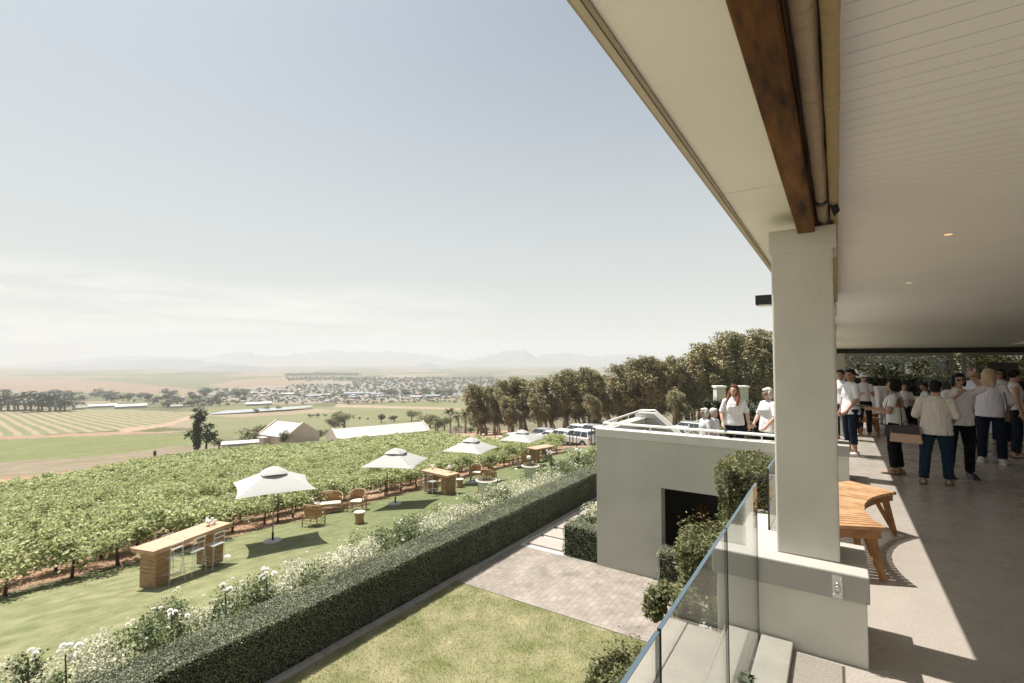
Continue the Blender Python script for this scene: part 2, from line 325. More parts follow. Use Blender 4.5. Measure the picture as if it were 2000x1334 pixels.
# field map: colours of crops, dry grass and earth by their outlines on the ground (found from the photograph)
d=V-CAM; ww=d@fw; ww=np.where(ww<.1,.1,ww); PX=CX+F_PX*(d@rt)/ww; PY=CY-F_PX*(d@up)/ww; front=(d@fw>1)
col=np.tile(np.array([.20,.19,.10]),(len(V),1)).astype(float); rows=np.zeros(len(V))
X_,Y_=V[:,0],V[:,1]; Rr=np.hypot(X_,Y_)
def n2(x,y,s,seed=0):
    x=x/s+seed*13.7; y=y/s-seed*7.3
    return (np.sin(x*1.0+2.1*np.sin(y*.9))+np.sin(y*1.3+1.7*np.sin(x*1.1+2))+.6*np.sin(2.7*x+1.3*y)+.4*np.sin(5.1*y-3.3*x))/3
far=Rr>240; nn=n2(X_,Y_,90)[:,None]
GREEN=np.array([.20,.20,.10]); GOLD=np.array([.33,.245,.165]); DRY=np.array([.34,.27,.19]); EARTH=np.array([.42,.28,.19]); DKG=np.array([.12,.135,.07])
col=GREEN*.92+nn*.05
fm=n2(X_,Y_,160,3)+.7*n2(X_,Y_,60,5)+.5*n2(X_,Y_,25,8)
col=np.where((far&(fm>.35))[:,None],DRY*1.05,col); col=np.where(((Rr>500)&(fm<-.55))[:,None],DKG,col)
def paint(poly,c,amp=.02,s=30,rw=0,wob=1.5):
    px=PX+wob*n2(X_,Y_,9,2); py=PY+wob*.4*n2(X_,Y_,13,1)
    m=inside(px,py,poly)&front
    col[m]=np.array(c)+amp*n2(X_[m],Y_[m],s)[:,None]; rows[m]=rw
paint([(-80,735),(150,741),(300,752),(420,765),(430,772),(330,772),(200,765),(120,770),(-80,778)],GOLD,.02,60)
paint([(150,741),(380,736),(540,741),(690,735),(700,738),(640,745),(540,750),(420,765),(300,752)],GREEN*.9+.03,.02,70)
paint([(400,752),(470,742),(560,736),(640,736),(678,741),(560,752),(450,760)],GOLD*1.02,.02)
paint([(380,764),(480,757),(560,752),(640,745),(960,742),(960,768),(860,778),(700,784),(560,786),(440,782)],[.33,.30,.25],.05,14)
paint([(-80,800),(130,800),(260,800),(370,806),(372,814),(300,830),(210,842),(-80,858)],[.24,.25,.12],.015,20,1.0)
paint([(-80,855),(120,848),(250,842),(360,846),(250,848),(80,858),(-80,872)],EARTH,.03,8)
paint([(230,838),(320,828),(372,812),(400,803),(404,806),(380,815),(330,832),(240,845)],[.50,.36,.26],.02,8)
paint([(-80,862),(160,852),(360,846),(440,852),(440,868),(350,880),(200,892),(60,905),(-80,920)],[.22,.235,.095],.02,8)
paint([(-80,912),(60,898),(140,896),(250,884),(330,872),(430,868),(520,870),(520,885),(400,888),(250,912),(100,935),(-80,965)],[.30,.245,.165],.05,5)
paint([(380,800),(480,792),(640,795),(900,780),(960,778),(960,830),(640,860),(500,860),(420,850),(372,820)],[.25,.25,.125],.025,30)
paint([(480,800),(520,797),(600,797),(680,803),(640,806),(470,815),(400,812)],[.38,.30,.2],.03,12)
paint([(660,789),(760,793),(900,797),(900,801),(760,797),(650,795)],[.46,.35,.25],.01)
paint([(820,852),(868,846),(940,842),(1300,828),(1300,872),(1100,874),(1040,872),(940,872),(880,868),(830,860)],[.50,.33,.235],.03,3)
paint([(940,842),(1500,828),(1500,800),(940,820)],[.22,.20,.12],.05,3)
vm=(X_>-9.5)&(Y_>13)&(Y_<60); col[vm]=np.array([.20,.22,.09])+.03*n2(X_[vm],Y_[vm],2)[:,None]
nearv=(X_<-18.9)&(Rr<100)&(PY>868)&(PX<1100); col[nearv]=np.array([.42,.265,.175])+.05*n2(X_[nearv],Y_[nearv],1.5)[:,None]
col=np.clip(col*.64,.02,.8)
ca=me.color_attributes.new('field','FLOAT_COLOR','POINT'); ca.data.foreach_set('color',np.concatenate([col,rows[:,None]],1).astype(np.float32).ravel())
M_ground=bpy.data.materials.new('ground_fields'); M_ground.use_nodes=True; n,l,b=nodes(M_ground); b.inputs['Roughness'].default_value=.95; b.inputs['Specular IOR Level'].default_value=.2
at=n.new('ShaderNodeAttribute'); at.attribute_name='field'
tcn=n.new('ShaderNodeTexCoord'); nz=n.new('ShaderNodeTexNoise'); nz.inputs['Scale'].default_value=.35; nz.inputs['Detail'].default_value=14; nz.inputs['Roughness'].default_value=.75; l.new(tcn.outputs['Object'],nz.inputs['Vector'])
mr=n.new('ShaderNodeMapRange'); mr.inputs['From Min'].default_value=.3; mr.inputs['From Max'].default_value=.7; mr.inputs['To Min'].default_value=.7; mr.inputs['To Max'].default_value=1.3; l.new(nz.outputs[0],mr.inputs[0])
vmn=n.new('ShaderNodeVectorMath'); vmn.operation='SCALE'; l.new(at.outputs['Color'],vmn.inputs[0]); l.new(mr.outputs[0],vmn.inputs['Scale'])
# crop rows of earth between young vines
mpn=n.new('ShaderNodeMapping'); mpn.inputs['Rotation'].default_value=(0,0,R(-82)); l.new(tcn.outputs['Object'],mpn.inputs[0])
wv=n.new('ShaderNodeTexWave'); wv.inputs['Scale'].default_value=.05; wv.inputs['Distortion'].default_value=1.2; wv.inputs['Detail'].default_value=1; l.new(mpn.outputs[0],wv.inputs['Vector'])
rr=n.new('ShaderNodeValToRGB'); rr.color_ramp.elements[0].position=.50; rr.color_ramp.elements[1].position=.66; l.new(wv.outputs[0],rr.inputs[0])
mm=n.new('ShaderNodeMath'); mm.operation='MULTIPLY'; l.new(at.outputs['Alpha'],mm.inputs[0]); l.new(rr.outputs[0],mm.inputs[1])
mxg=n.new('ShaderNodeMixRGB'); l.new(mm.outputs[0],mxg.inputs[0]); l.new(vmn.outputs[0],mxg.inputs[1]); mxg.inputs[2].default_value=(.27,.215,.14,1); l.new(mxg.outputs[0],b.inputs['Base Color'])
bp=n.new('ShaderNodeBump'); bp.inputs['Distance'].default_value=.15; bp.inputs['Strength'].default_value=.6; l.new(nz.outputs[0],bp.inputs['Height']); l.new(bp.outputs[0],b.inputs['Normal'])
struct(link('ground',me,M_ground,smooth=True))
# dam and thin far water
def sheet_from_px(name,poly,m,dz=.05,thick=.0):
    pts=[on_t(*p) for p in poly]; mb=MB(); mb.quad(*[(p[0],p[1],0) for p in pts]); z=max(p[2] for p in pts)+dz
    mb.v=[(v[0],v[1],z) for v in mb.v]; return struct(mb.build(name,m))
M_water=mat('water',(.30,.34,.35),.12,spec=.8)
sheet_from_px('water',[(405,811),(440,806),(560,800),(612,797),(606,799),(560,803),(450,809)],M_water,.6)
# sloping lawn outside the hedge (a sheet lying on the slope)
def drape(name,x0,x1,y0,y1,m,dz,nx=30,ny=80,edge=None):
    xs=np.linspace(0,1,nx); ys=np.linspace(y0,y1,ny); v=[]
    for y in ys:
        e=edge(y) if edge else x0
        for t in xs:
            x=e+(x1-e)*t; v.append((x,y,float(terrain(x,y))+dz))
    ii=np.arange(nx*ny).reshape(ny,nx); f=np.stack([ii[:-1,:-1],ii[:-1,1:],ii[1:,1:],ii[1:,:-1]],-1).reshape(-1,4)
    return struct(link(name,np_mesh(name,v,f),m,smooth=True))
LAWN_Y1=46
def lawn_edge(y): return np.interp(y,[-6,3.4,10,20,30,40,46],[-17.4,-17.9,-18.8,-19.0,-19.6,-19.9,-20.4])+.06*math.sin(y*1.7)+.04*math.sin(y*4.1)
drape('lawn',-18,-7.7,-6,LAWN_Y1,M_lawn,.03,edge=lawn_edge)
# lower garden sheets
GZ=-2.85
def sheet(name,x0,x1,y0,y1,z,m): return struct(MB().quad((x0,y0,z),(x1,y0,z),(x1,y1,z),(x0,y1,z)).build(name,m))
sheet('bed_ground',-9.2,1,-4,22,GZ-.01,M_gsoil)
sheet('garden_lawn',-6.82,-1.2,-4,8.2,GZ+.02,M_glawn)
sheet('paving',-6.95,0,8.2,10.66,GZ+.03,M_pave)
sheet('pebble_bed',-6.95,-4.6,10.66,21,GZ+.015,M_pebble)
k=MB(); y=-4
while y<8.6:
    L=1.0; j=rng.normal(0,.006); k.box(-6.97+j,-6.83+j,y+.006,min(y+L,21)-.006,GZ-.05,GZ+.075); y+=L
kb=struct(k.build('kerb',M_kerb,bevel=.01))
for i in range(14):
    y0=10.86+i*.72
    struct(MB().box(-6.72,-5.72,y0,y0+.56,GZ+.0,GZ+.055).build('stepping_stone',M_slab,bevel=.006))
struct(MB().box(-6.97,-6.85,8.62,21,GZ-.03,GZ+.05).build('edging',M_kerb,bevel=.01))
# ---------------------------------------------------------------- hills
M_hill=mat('hill_rock',(.14,.15,.16),.95,var=.2,scale=.002)
def ridge(name,pts,dist,depth,seed):
    rr=np.random.default_rng(seed); xs=np.arange(pts[0][0],pts[-1][0]+1,3.0); yy=np.interp(xs,[p[0] for p in pts],[p[1] for p in pts])
    jag=np.convolve(rr.normal(0,1,len(xs)),[.2,.5,1,.5,.2],'same')*.8; yy=yy-np.clip(718-yy,0,12)/12*jag
    prof=[(-1.0,0),(-.7,.22),(-.45,.5),(-.25,.72),(-.1,.93),(0,1),(.12,.85),(.4,.5),(1,0)]
    v=[]
    for i,(x,yv) in enumerate(zip(xs,yy)):
        d=ray(x,704); d=d/np.hypot(d[0],d[1]); 
        cosang=(d[0]*fw[0]+d[1]*fw[1]); base=-69.0
        h=CAMZ+(704-yv)/F_PX*dist*cosang-base
        for (t,hh) in prof:
            wob=1+.12*math.sin(x*.11+t*5+seed)+.08*math.sin(x*.31+t*9); r_=dist+t*depth*(wob if t else 1)
            v.append((d[0]*r_,d[1]*r_,base-4+(h+4)*hh*(1 if t==0 else wob**.5)))
    nx,ny=len(xs),len(prof); ii=np.arange(nx*ny).reshape(nx,ny); f=np.stack([ii[:-1,:-1],ii[1:,:-1],ii[1:,1:],ii[:-1,1:]],-1).reshape(-1,4)
    return struct(link(name,np_mesh(name,v,f),M_hill,smooth=True))
ridge('mountains',[(560,722),(640,712),(760,716),(860,712),(900,705),(945,697),(975,688),(985,685),(1000,685),(1012,683),(1022,682),(1035,689),(1045,697),(1055,697),(1062,692),(1100,690),(1140,691),(1155,698),(1180,694),(1215,692),(1260,690),(1300,700),(1400,706),(1500,702),(1700,716)],6200,700,1)
ridge('mountains',[(-120,712),(0,714),(100,706),(180,700),(250,694),(330,697),(400,700),(440,690),(480,687),(530,696),(560,695),(600,688),(640,683),(700,687),(760,686),(790,689),(850,693),(880,700),(960,712)],7600,800,2)
ridge('hills',[(60,720),(160,713),(240,703),(330,701),(420,708),(500,716),(560,722)],5200,600,3)
ridge('hills',[(360,722),(430,712),(480,714),(560,722)],3600,300,4)
ridge('hills',[(780,722),(815,713),(832,706),(850,712),(900,721)],4200,200,5)
# haze: one closed box of even thin air
M_haze=bpy.data.materials.new('haze_air'); M_haze.use_nodes=True; n=M_haze.node_tree.nodes; l=M_haze.node_tree.links; n.remove(n['Principled BSDF'])
pv=n.new('ShaderNodeVolumePrincipled'); pv.inputs['Density'].default_value=2.6e-4; pv.inputs['Color'].default_value=(.78,.79,.825,1); pv.inputs['Anisotropy'].default_value=0
l.new(pv.outputs[0],n['Material Output'].inputs['Volume'])
hz=MB().box(-9600,9600,-9600,9600,-85,330).build('haze',M_haze); hz['kind']='stuff'

# ================================================================ VERANDA BUILDING
bld=thing('veranda_building','grey plastered veranda with board ceiling, timber beam and broad pale columns','building',(0,3.9,0))
def part(mb,name,m,parent=bld,**k):
    o=mb.build(name,m,parent,**k)
    if parent is bld: o.matrix_parent_inverse=Matrix.Translation((0,-3.9,0))
    return o
# floor slab (walked on) is structure
struct(MB().box(-.27,8.3,3.0,26.6,-.25,0).build('terrace_floor',M_floor))
struct(MB().box(-.27,8.3,-9,2.998,-.25,0).build('terrace_floor',M_floor))
# slab below terrace, retaining wall
part(MB().box(-1.05,8.2,-9,26.5,GZ-.2,-.26),'retaining_wall',M_wall)
struct(MB().box(-.455,-.272,-3,3.673,-.2,.05).build('coping',M_concrete,bevel=.006))
struct(MB().box(-.68,-.53,-3,3.673,-.2,.05).build('coping',M_concrete,bevel=.006))
struct(MB().box(-1.06,-.93,-3,3.68,-.24,-.02).build('coping',M_concrete,bevel=.004))
struct(MB().box(-.925,-.685,-3,3.68,-.24,-.024).build('coping',M_concrete,bevel=.004))
COLY=[3.83+5.425*i for i in range(-1,5)]
for i,y in enumerate(COLY):
    i-=1; xl=-.76 if i==0 else -.5
    pl=part(MB().box(xl+.03,.12,y-.14,y+.44,-.24 if i else -.02,.385),'plinth',M_plaster,bevel=.008)
    cp=MB().box(xl,.135,y-.155,y+.455,.383,.55).build('plinth_cap',M_cap,pl,bevel=.01)
    co=part(MB().box(-.37,-.01,y,y+.36,.549,2.74),'column',M_plaster,bevel=.012)
    MB().box(-.383,.012,y-.014,y+.374,2.59,2.745).build('capital',M_plaster,co,bevel=.01)
    if i==0:
        pt=MB().box(-.055,.0,y-.162,y-.154,.39,.525).build('bracket_plate',M_steel,pl,bevel=.002)
        rgm=MB(); cx_,cz_=-.027,.455
        rgm.tube([(cx_+.016*math.cos(a),y-.172,cz_-.012+.022*math.sin(a)) for a in np.linspace(0,2*math.pi,17)],.0035,6,cap=False)
        rgm.tube([(cx_+.012*math.cos(a),y-.168,cz_+.016+.012*math.sin(a)) for a in np.linspace(0,2*math.pi,13)],.003,6,cap=False)
        rgm.build('ring',M_steel,pl,smooth=True)
        for sx in (-.019,.019):
            for sz in (-.05,.05): MB().ell((cx_+sx,y-.162,.458+sz),(.006,.003,.006),8,5).build('bolt',M_steel,pl,smooth=True)
# beam, soffit, fascia
part(MB().box(-.205,-.105,-9,26.6,2.705,2.93),'beam',M_wood,bevel=.006)
s1=MB(); 
for (a,b_) in ((-9,3.19),(3.2,8.6),(8.61,14),(14.01,26.6)): s1.box(-.575,-.2,a,b_,2.868,2.9)
part(s1,'soffit',M_soffit)
part(MB().box(-.598,-.576,-9,26.6,2.850,3.02),'fascia',M_fascia2)
part(MB().box(-.612,-.599,-9,26.6,2.86,3.05),'gutter_edge',M_fascia)
part(MB().box(-.574,-.56,-9,26.6,2.855,2.867),'trim',M_fascia)
part(MB().box(-.1045,-.012,-5,26.5,2.862,2.93),'shade_filler',M_dark)  # black filler added for the shaded gap between beam and blinds
part(MB().box(-.612,8.4,-5,27,3.051,3.2),'roof',M_fascia2)
# ceiling: level, then falling gently towards the glazed end
c=MB(); c.prism([(-5,2.95),(9,2.95),(26.5,2.36),(26.5,2.40),(9,2.99),(-5,2.99)],-.10,8.3,axis='x')
c.v=[(v[0],v[1],v[2]) for v in c.v]; part(c,'ceiling',M_ceil)
part(MB().prism([(5.2,2.42),(8.3,2.42),(8.3,2.72),(5.2,2.72)],17,25.9,axis='y'),'bulkhead',M_soffit)
M_bulb=mat('downlight_glow',(.9,.6,.35),.4); n,l,b=nodes(M_bulb); b.inputs['Emission Color'].default_value=(1,.62,.3,1); b.inputs['Emission Strength'].default_value=.5
for (x,y) in ((1852,457),(1776,552)):
    p=on_z(x,y,2.948)
    q=part(MB().loft([(p[0],p[1],2.944,.045,.045),(p[0],p[1],2.952,.045,.045)],20),'downlight',M_white)
    MB().loft([(p[0],p[1],2.941,.028,.028),(p[0],p[1],2.9445,.028,.028)],16).build('bulb',M_bulb,q)
# rolled canvas blinds hung between columns
def blind(xc,zc,rad,y0,y1,m,label,sag=.0,seed=1):
    t=thing('rolled_blind',label,'blind',(xc,y0,zc),0,'rolled canvas blinds under the ceiling edge')
    rr=np.random.default_rng(seed); ys=np.linspace(y0,y1,60); pts=[(0,y-y0,-sag*math.sin(math.pi*(y-y0)/(y1-y0))) for y in ys]
    rad_=[rad*(1+.05*math.sin(y*9+seed)+rr.normal(0,.012)) for y in ys]
    MB().tube(pts,rad_,16).build('canvas_roll',m,t,smooth=True)
    L=y1-y0
    MB().tube([(0,L-.06,0),(0,L+.015,0)],rad*1.03,14).build('end_strap',M_black,t,smooth=True)
    return t
blind(-.058,2.80,.032,-3,3.42,M_canvas,'thick pale taupe rolled canvas blind beside the dark timber beam',seed=1)
blind(.004,2.79,.024,-3,3.44,M_canvas2,'slim khaki rolled canvas blind with clip, beside the board ceiling',seed=2)
blind(-.060,2.80,.033,3.52,9.2,M_canvas,'short visible end of taupe rolled blind above the column top',seed=3)
blind(.004,2.79,.021,3.52,9.2,M_canvas2,'khaki rolled blind end hanging over the column capital',seed=4)
hk=thing('blind_clip','small black snap hook and strap hanging between the rolled blinds','hook',(.003,3.42,2.77))
MB().tube([(.012*math.cos(a),.01,.03+.03*math.sin(a)) for a in np.linspace(0,2*math.pi,14)],.003,6,cap=False).build('hook',M_steel,hk,smooth=True)
MB().prism([(-.02,.0),(.02,.01),(.03,-.04),(.0,-.075),(-.012,-.03)],.02,.035,axis='y').build('strap',M_black,hk,bevel=.004)
# box lamp on the outer face of the column
lp=thing('wall_lamp','black box lamp fixed to the outer side of the near column','wall lamp',(-.37,4.02,2.29))
MB().box(-.12,0,-.055,.055,-.035,.035).build('housing',M_black,lp,bevel=.003)
MB().box(-.105,-.02,-.045,.045,-.040,-.034).build('lens',M_white,lp)
# far glazed end of the room
YF=26.2
hd=part(MB().box(-.4,8.3,YF,YF+.25,2.16,2.36),'header',M_dark)
def window(x0,x1,z0=0,z1=2.16,m=M_frame):
    f=MB(); t=.11
    for (a,b_,c_,d_) in ((x0,x0+t,z0,z1),(x1-t,x1,z0,z1),(x0+t,x1-t,z1-t,z1-.001),(x0+t,x1-t,z0+.002,z0+t)): f.box(a,b_,YF+.05,YF+.12,c_,d_)
    wf=part(f,'window',m); MB().box(x0+t,x1-t,YF+.08,YF+.09,z0+t,z1-t).build('pane',M_pane,wf)
    return wf
part(MB().box(-.1,.28,YF,YF+.3,0,2.16),'end_column',M_plaster,bevel=.01)
xs_=[.35,3.95,4.25,6.4]
window(.35,3.9); window(4.15,6.35)
part(MB().box(6.5,6.95,YF-.1,YF+.3,0,2.16),'end_column',M_plaster,bevel=.01)
window(7.0,8.25,m=M_dark); None
[part(MB().box(8.0,8.25,y,y+.3,0,2.94),'side_post',M_plaster,bevel=.01) for y in (-4.6,1,4.5)]
part(MB().box(8.0,8.25,6.5,26.5,-.2,2.94),'side_wall',M_dark)
sheet('bounce_ground',8.31,26,-12,34,-.12,mat('bounce_concrete',(.62,.57,.51),.85,var=.06,scale=2,bump=.2))  # unseen pale ground, added to bounce sunlight up to the ceiling
# ---------------------------------------------------------------- glass balustrade
gb=thing('glass_balustrade','frameless glass balustrade along the terrace edge in front of the near plinth','balustrade',(-.47,1,0))
def pane(y0,y1,z0,z1,par=gb,base=1):
    g=MB().box(-.006,.006,y0-base+.004,y1-base-.004,z0,z1).build('glass_panel',M_glass,par)
    MB().box(-.0068,.0068,y0-base+.004,y1-base-.004,z1+.0005,z1+.004).build('top_edge',M_edge,g)
    for yy in (y0-base+.0035,y1-base-.0055): MB().box(-.0066,.0066,yy,yy+.002,z0,z1).build('side_edge',M_edged,g)
for a,b_ in ((-1.75,-.67),(-.66,.42),(.43,1.51),(1.52,2.59),(2.6,3.665)): pane(a,b_,-.12,1.03)
for yy in (3.55,2.7,1.62): MB().box(-.03,.03,yy-1-.02,yy-1+.02,-.14,-.06).build('clamp',M_steel,gb,bevel=.003)
gb2=thing('glass_balustrade','glass balustrade panels beyond the near column, ending at the next plinth','balustrade',(-.47,5,0))
for a,b_ in ((4.34,5.45),(5.46,6.6),(6.61,7.75),(7.76,8.95)): pane(a,b_,.0,1.0,gb2,5)
for yy in (5.4,7.7): MB().box(-.03,.03,yy-5-.02,yy-5+.02,-.06,.02).build('clamp',M_steel,gb2,bevel=.003)
struct(MB().box(-.55,-.275,4.4,26,-.2,-.01).build('coping',M_concrete,bevel=.005))
# ---------------------------------------------------------------- grey stair wall
WY=10.62; CXL,DOORL,DOORR=-4.68,-3.2,-.9
sw=thing('stair_wall','sage grey plastered wall with square dark opening and pale handrail on top','wall',(CXL,WY,GZ))
wm=MB(); ox,oy,oz=CXL,WY,GZ
def wb(mb,x0,x1,y0,y1,z0,z1): return mb.box(x0-ox,x1-ox,y0-oy,y1-oy,z0-oz,z1-oz)
WT=.10
wb(wm,CXL,DOORL,WY,WY+.28,GZ-.1,WT); wb(wm,DOORL,DOORR,WY,WY+.28,-.875,WT); wb(wm,DOORR,-.3,WY,WY+.28,GZ-.1,WT)
wm.build('wall_face',M_wall,sw)
M_pass=mat('passage_shade',(.05,.045,.04),.9); wc=MB(); wb(wc,CXL-.02,-.3,WY-.02,WY+.30,WT,.28); wc.build('cap',M_wallcap,sw,bevel=.008)
wl=MB(); wb(wl,CXL,CXL+.25,WY+.281,13.2,GZ-.1,WT); wl.build('side_wall',M_wall,sw)
wl=MB(); wb(wl,CXL-.02,CXL+.27,WY+.301,13.3,WT,.28); wl.build('side_cap',M_wallcap,sw,bevel=.008)
# far return: its top falls with the stair
fr=MB().prism([(CXL+.251-ox,GZ-oz),(CXL+.251-ox,.27-oz),(CXL+.5-ox,.27-oz),(-3.2-ox,-.55-oz),(-3.2-ox,GZ-oz)],13.3-oy,13.52-oy,axis='y'); fr.build('return_wall',M_wall,sw)
fr=MB().prism([(CXL-.02-ox,.272-oz),(CXL+.5-ox,.272-oz),(-3.2-ox,-.548-oz),(-3.2-ox,-.40-oz),(CXL+.5-ox,.42-oz),(CXL-.02-ox,.42-oz)],13.28-oy,13.55-oy,axis='y'); fr.build('return_cap',M_wallcap,sw,bevel=.006)
hr=MB(); hr.tube([(-.3-ox,WY+.14-oy,.40-oz),(CXL+.12-ox,WY+.14-oy,.40-oz)],.028,8); hr.tube([(CXL+.12-ox,WY+.14-oy,.40-oz),(CXL+.12-ox,13.4-oy,.47-oz)],.026,8); hr.tube([(CXL+.12-ox,13.4-oy,.47-oz),(CXL+.5-ox,13.4-oy,.49-oz),(-3.2-ox,13.4-oy,-.33-oz)],.026,8)
for x in np.arange(CXL+.12,-.4,1.1): hr.box(x-ox-.012,x-ox+.012,WY+.13-oy,WY+.15-oy,.28-oz,.4-oz)
for y in (11.4,12.4): hr.box(CXL+.11-ox,CXL+.13-ox,y-oy-.012,y-oy+.012,.28-oz,.46-oz)
hr.build('handrail',M_white,sw,smooth=False)
struct(MB().box(CXL+.26,-.56,WY+.29,11.75,-.595,-.35).build('terrace_deck',M_floor))
stp=MB()
for i in range(8): stp.box(-3.1+.3*i-.0,-3.1+.3*(i+1)-.002 if i<7 else -.56,11.751,13.25,-.598,-.59+.03*i)
struct(stp.build('steps',M_concrete))
struct(MB().box(DOORL-.8,-.3,13.0,13.25,GZ-.1,-.5).build('back_wall',M_wall)) if False else None
# passage behind the opening, its shade put into a near-black wall colour
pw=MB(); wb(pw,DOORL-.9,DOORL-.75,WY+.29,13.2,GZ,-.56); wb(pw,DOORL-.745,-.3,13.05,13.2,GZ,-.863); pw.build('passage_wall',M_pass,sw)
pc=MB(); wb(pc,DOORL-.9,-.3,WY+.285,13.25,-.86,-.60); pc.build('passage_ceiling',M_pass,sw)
# ================================================================ PLANTS
def leaves(centers,size,rg,aspect=1.6,upbias=.35,jit=.3):
    """rhombic leaves at the given centres; returns V,F"""
    N=len(centers); a=rg.normal(0,1,(N,3)); a/=np.linalg.norm(a,axis=1)[:,None]
    nrm=rg.normal(0,1,(N,3)); nrm[:,2]=np.abs(nrm[:,2])+upbias*2; nrm/=np.linalg.norm(nrm,axis=1)[:,None]
    u=a-nrm*(a*nrm).sum(1)[:,None]; u/=np.linalg.norm(u,axis=1)[:,None]; v=np.cross(nrm,u)
    s=size*(1+jit*rg.uniform(-1,1,N)); s=s[:,None]; c=np.asarray(centers)
    fold=nrm*s*.18
    V=np.stack([c-u*s*.5,c+v*s*.5/aspect+fold,c+u*s*.5,c-v*s*.5/aspect+fold],1).reshape(-1,3)
    return V,np.arange(4*N).reshape(N,4)
def blob_pts(rg,N,c,r,shell=.55,top=.0):
    q=rg.normal(0,1,(N,3)); q/=np.linalg.norm(q,axis=1)[:,None]
    if top: q[:,2]=np.where((q[:,2]<0)&(rg.random(N)<top),-q[:,2],q[:,2])
    rad=shell+(1-shell)*rg.random(N)**.6; lump=1+.18*np.sin(q[:,0]*7+c[0]*3)*np.sin(q[:,1]*6+c[1]*5)+.12*np.sin(q[:,2]*11)
    return np.asarray(c)+q*np.asarray(r)*(rad*lump)[:,None]
def leaf_obj(name,pts,size,rg,m,parent=None,**k):
    V,F=leaves(pts,size,rg,**k); return link(name,np_mesh(name,V,F),m,parent)
def hedge_box(name,label,x0,x1,y0,y1,z0,z1,m=M_hedge,leaf=.032,dens=2600,wob=.02,seed=3,group=None,core=M_hcore,cat='hedge'):
    rg=np.random.default_rng(seed); t=thing(name,label,cat,((x0+x1)/2,(y0+y1)/2,z0),0,group)
    ox,oy=(x0+x1)/2,(y0+y1)/2; ins=.035 if m is M_hedge else .13
    MB().box(x0-ox+ins,x1-ox-ins,y0-oy+ins,y1-oy-ins,-.05,z1-z0-ins).build('shade_core',core,t)
    P=[]
    def face(n,f):
        u=rg.random((n,2)); P.append(f(u[:,0],u[:,1],rg.uniform(-.035,.012,n)))
    H=z1-z0; X0,X1,Y0,Y1=x0-ox,x1-ox,y0-oy,y1-oy
    wv=lambda a,b: wob*np.sin(a*3.1+seed)*np.cos(b*4.3)+wob*.5*np.sin(a*9+b*7)
    face(int(dens*(x1-x0)*(y1-y0)),lambda a,b,e: np.stack([X0+(X1-X0)*a,Y0+(Y1-Y0)*b,H+e+wv(Y0+(Y1-Y0)*b,a*2)],1))
    for (xx,sg) in ((X1,1),(X0,-1)):
        face(int(dens*H*(y1-y0)*(1 if sg>0 else .6)),lambda a,b,e,xx=xx,sg=sg: np.stack([xx+sg*(e+wv(Y0+(Y1-Y0)*a,b*3)),Y0+(Y1-Y0)*a,H*b],1))
    for (yy,sg) in ((Y0,-1),(Y1,1)):
        face(int(dens*H*(x1-x0)*(1 if sg<0 else .4)),lambda a,b,e,yy=yy,sg=sg: np.stack([X0+(X1-X0)*a,yy+sg*(e+wv(a*3,b*3)),H*b],1))
    leaf_obj('foliage',np.concatenate(P),leaf,rg,m,t,upbias=.15)
    return t
hedge_box('hedge','long clipped box hedge with flat top running beside the stone kerb',-7.68,-6.99,1.2,22,GZ-.05,-1.985,leaf=.025,dens=4800,seed=5,wob=.007)
hedge_box('hedge','short clipped hedge block at the corner of the grey wall beside stepping stones',-5.62,-4.72,10.72,11.15,GZ,-2.10,leaf=.03,seed=6)
hedge_box('hedge','narrow clipped hedge edging the stepping stone path behind the hedge block',-5.62,-5.2,11.16,19,GZ,-2.13,leaf=.04,dens=1500,seed=7)
hedge_box('hedge','low dark hedge standing in the opening of the grey wall',-3.12,-2.2,10.05,10.55,GZ,-2.02,leaf=.03,seed=8)
hedge_box('clipped_shrub','tall square clipped shrub with flat top left of the near column',-1.5,-.72,7.7,9.2,GZ,.30,m=M_shrub,leaf=.04,dens=2600,wob=.05,seed=9,cat='shrub')
def shrub(name,label,c,r,n,leaf,m,seed,lumps=7,cat='shrub',group=None,stem=True,shape=None):
    rg=np.random.default_rng(seed); t=thing(name,label,cat,c,0,group); P=[]
    for i in range(lumps):
        a=rg.uniform(0,6.28); k=rg.uniform(0,.55); hh=rg.uniform(.3,.85)*2*r[2]
        P.append(blob_pts(rg,n//lumps,(r[0]*k*math.cos(a),r[1]*k*math.sin(a),hh),(r[0]*.55,r[1]*.55,r[2]*.42),.35))
    leaf_obj('foliage',np.concatenate(P),leaf,rg,m,t)
    if stem:
        mb=MB()
        for i in range(6):
            a=rg.uniform(0,6.28); mb.tube([(0,0,0),(r[0]*.2*math.cos(a),r[1]*.2*math.sin(a),r[2]*.8),(r[0]*.5*math.cos(a),r[1]*.5*math.sin(a),r[2]*1.5)],[.02,.014,.006],5)
        mb.build('stem',M_bark,t)
    return t
def column_shrub(name,label,c,r,h,n,leaf,m,seed,cat='shrub'):
    rg=np.random.default_rng(seed); t=thing(name,label,cat,c)
    z=rg.random(n)**.75*h; a=rg.uniform(0,6.28,n); rad=(1-.25*(z/h)**3)*(.72+.28*rg.random(n))*(1+.16*np.sin(a*3+z*4)+.1*np.sin(a*5-z*7))
    P=np.stack([r[0]*rad*np.cos(a),r[1]*rad*np.sin(a),z+.07*rg.normal(0,1,n)*(z>h*.85)],1)
    top=rg.uniform(-1,1,(n//6,2)); P=np.concatenate([P,np.stack([r[0]*.75*top[:,0],r[1]*.75*top[:,1],h*(.93+.06*rg.random(len(top)))],1)])
    leaf_obj('foliage',P,leaf,rg,m,t,aspect=2.6)
    MB().loft([(0,0,0,r[0]*.68,r[1]*.68),(0,0,h*.5,r[0]*.66,r[1]*.66),(0,0,h*.9,r[0]*.5,r[1]*.5)],12).build('shade_core',M_hcore,t)
    return t
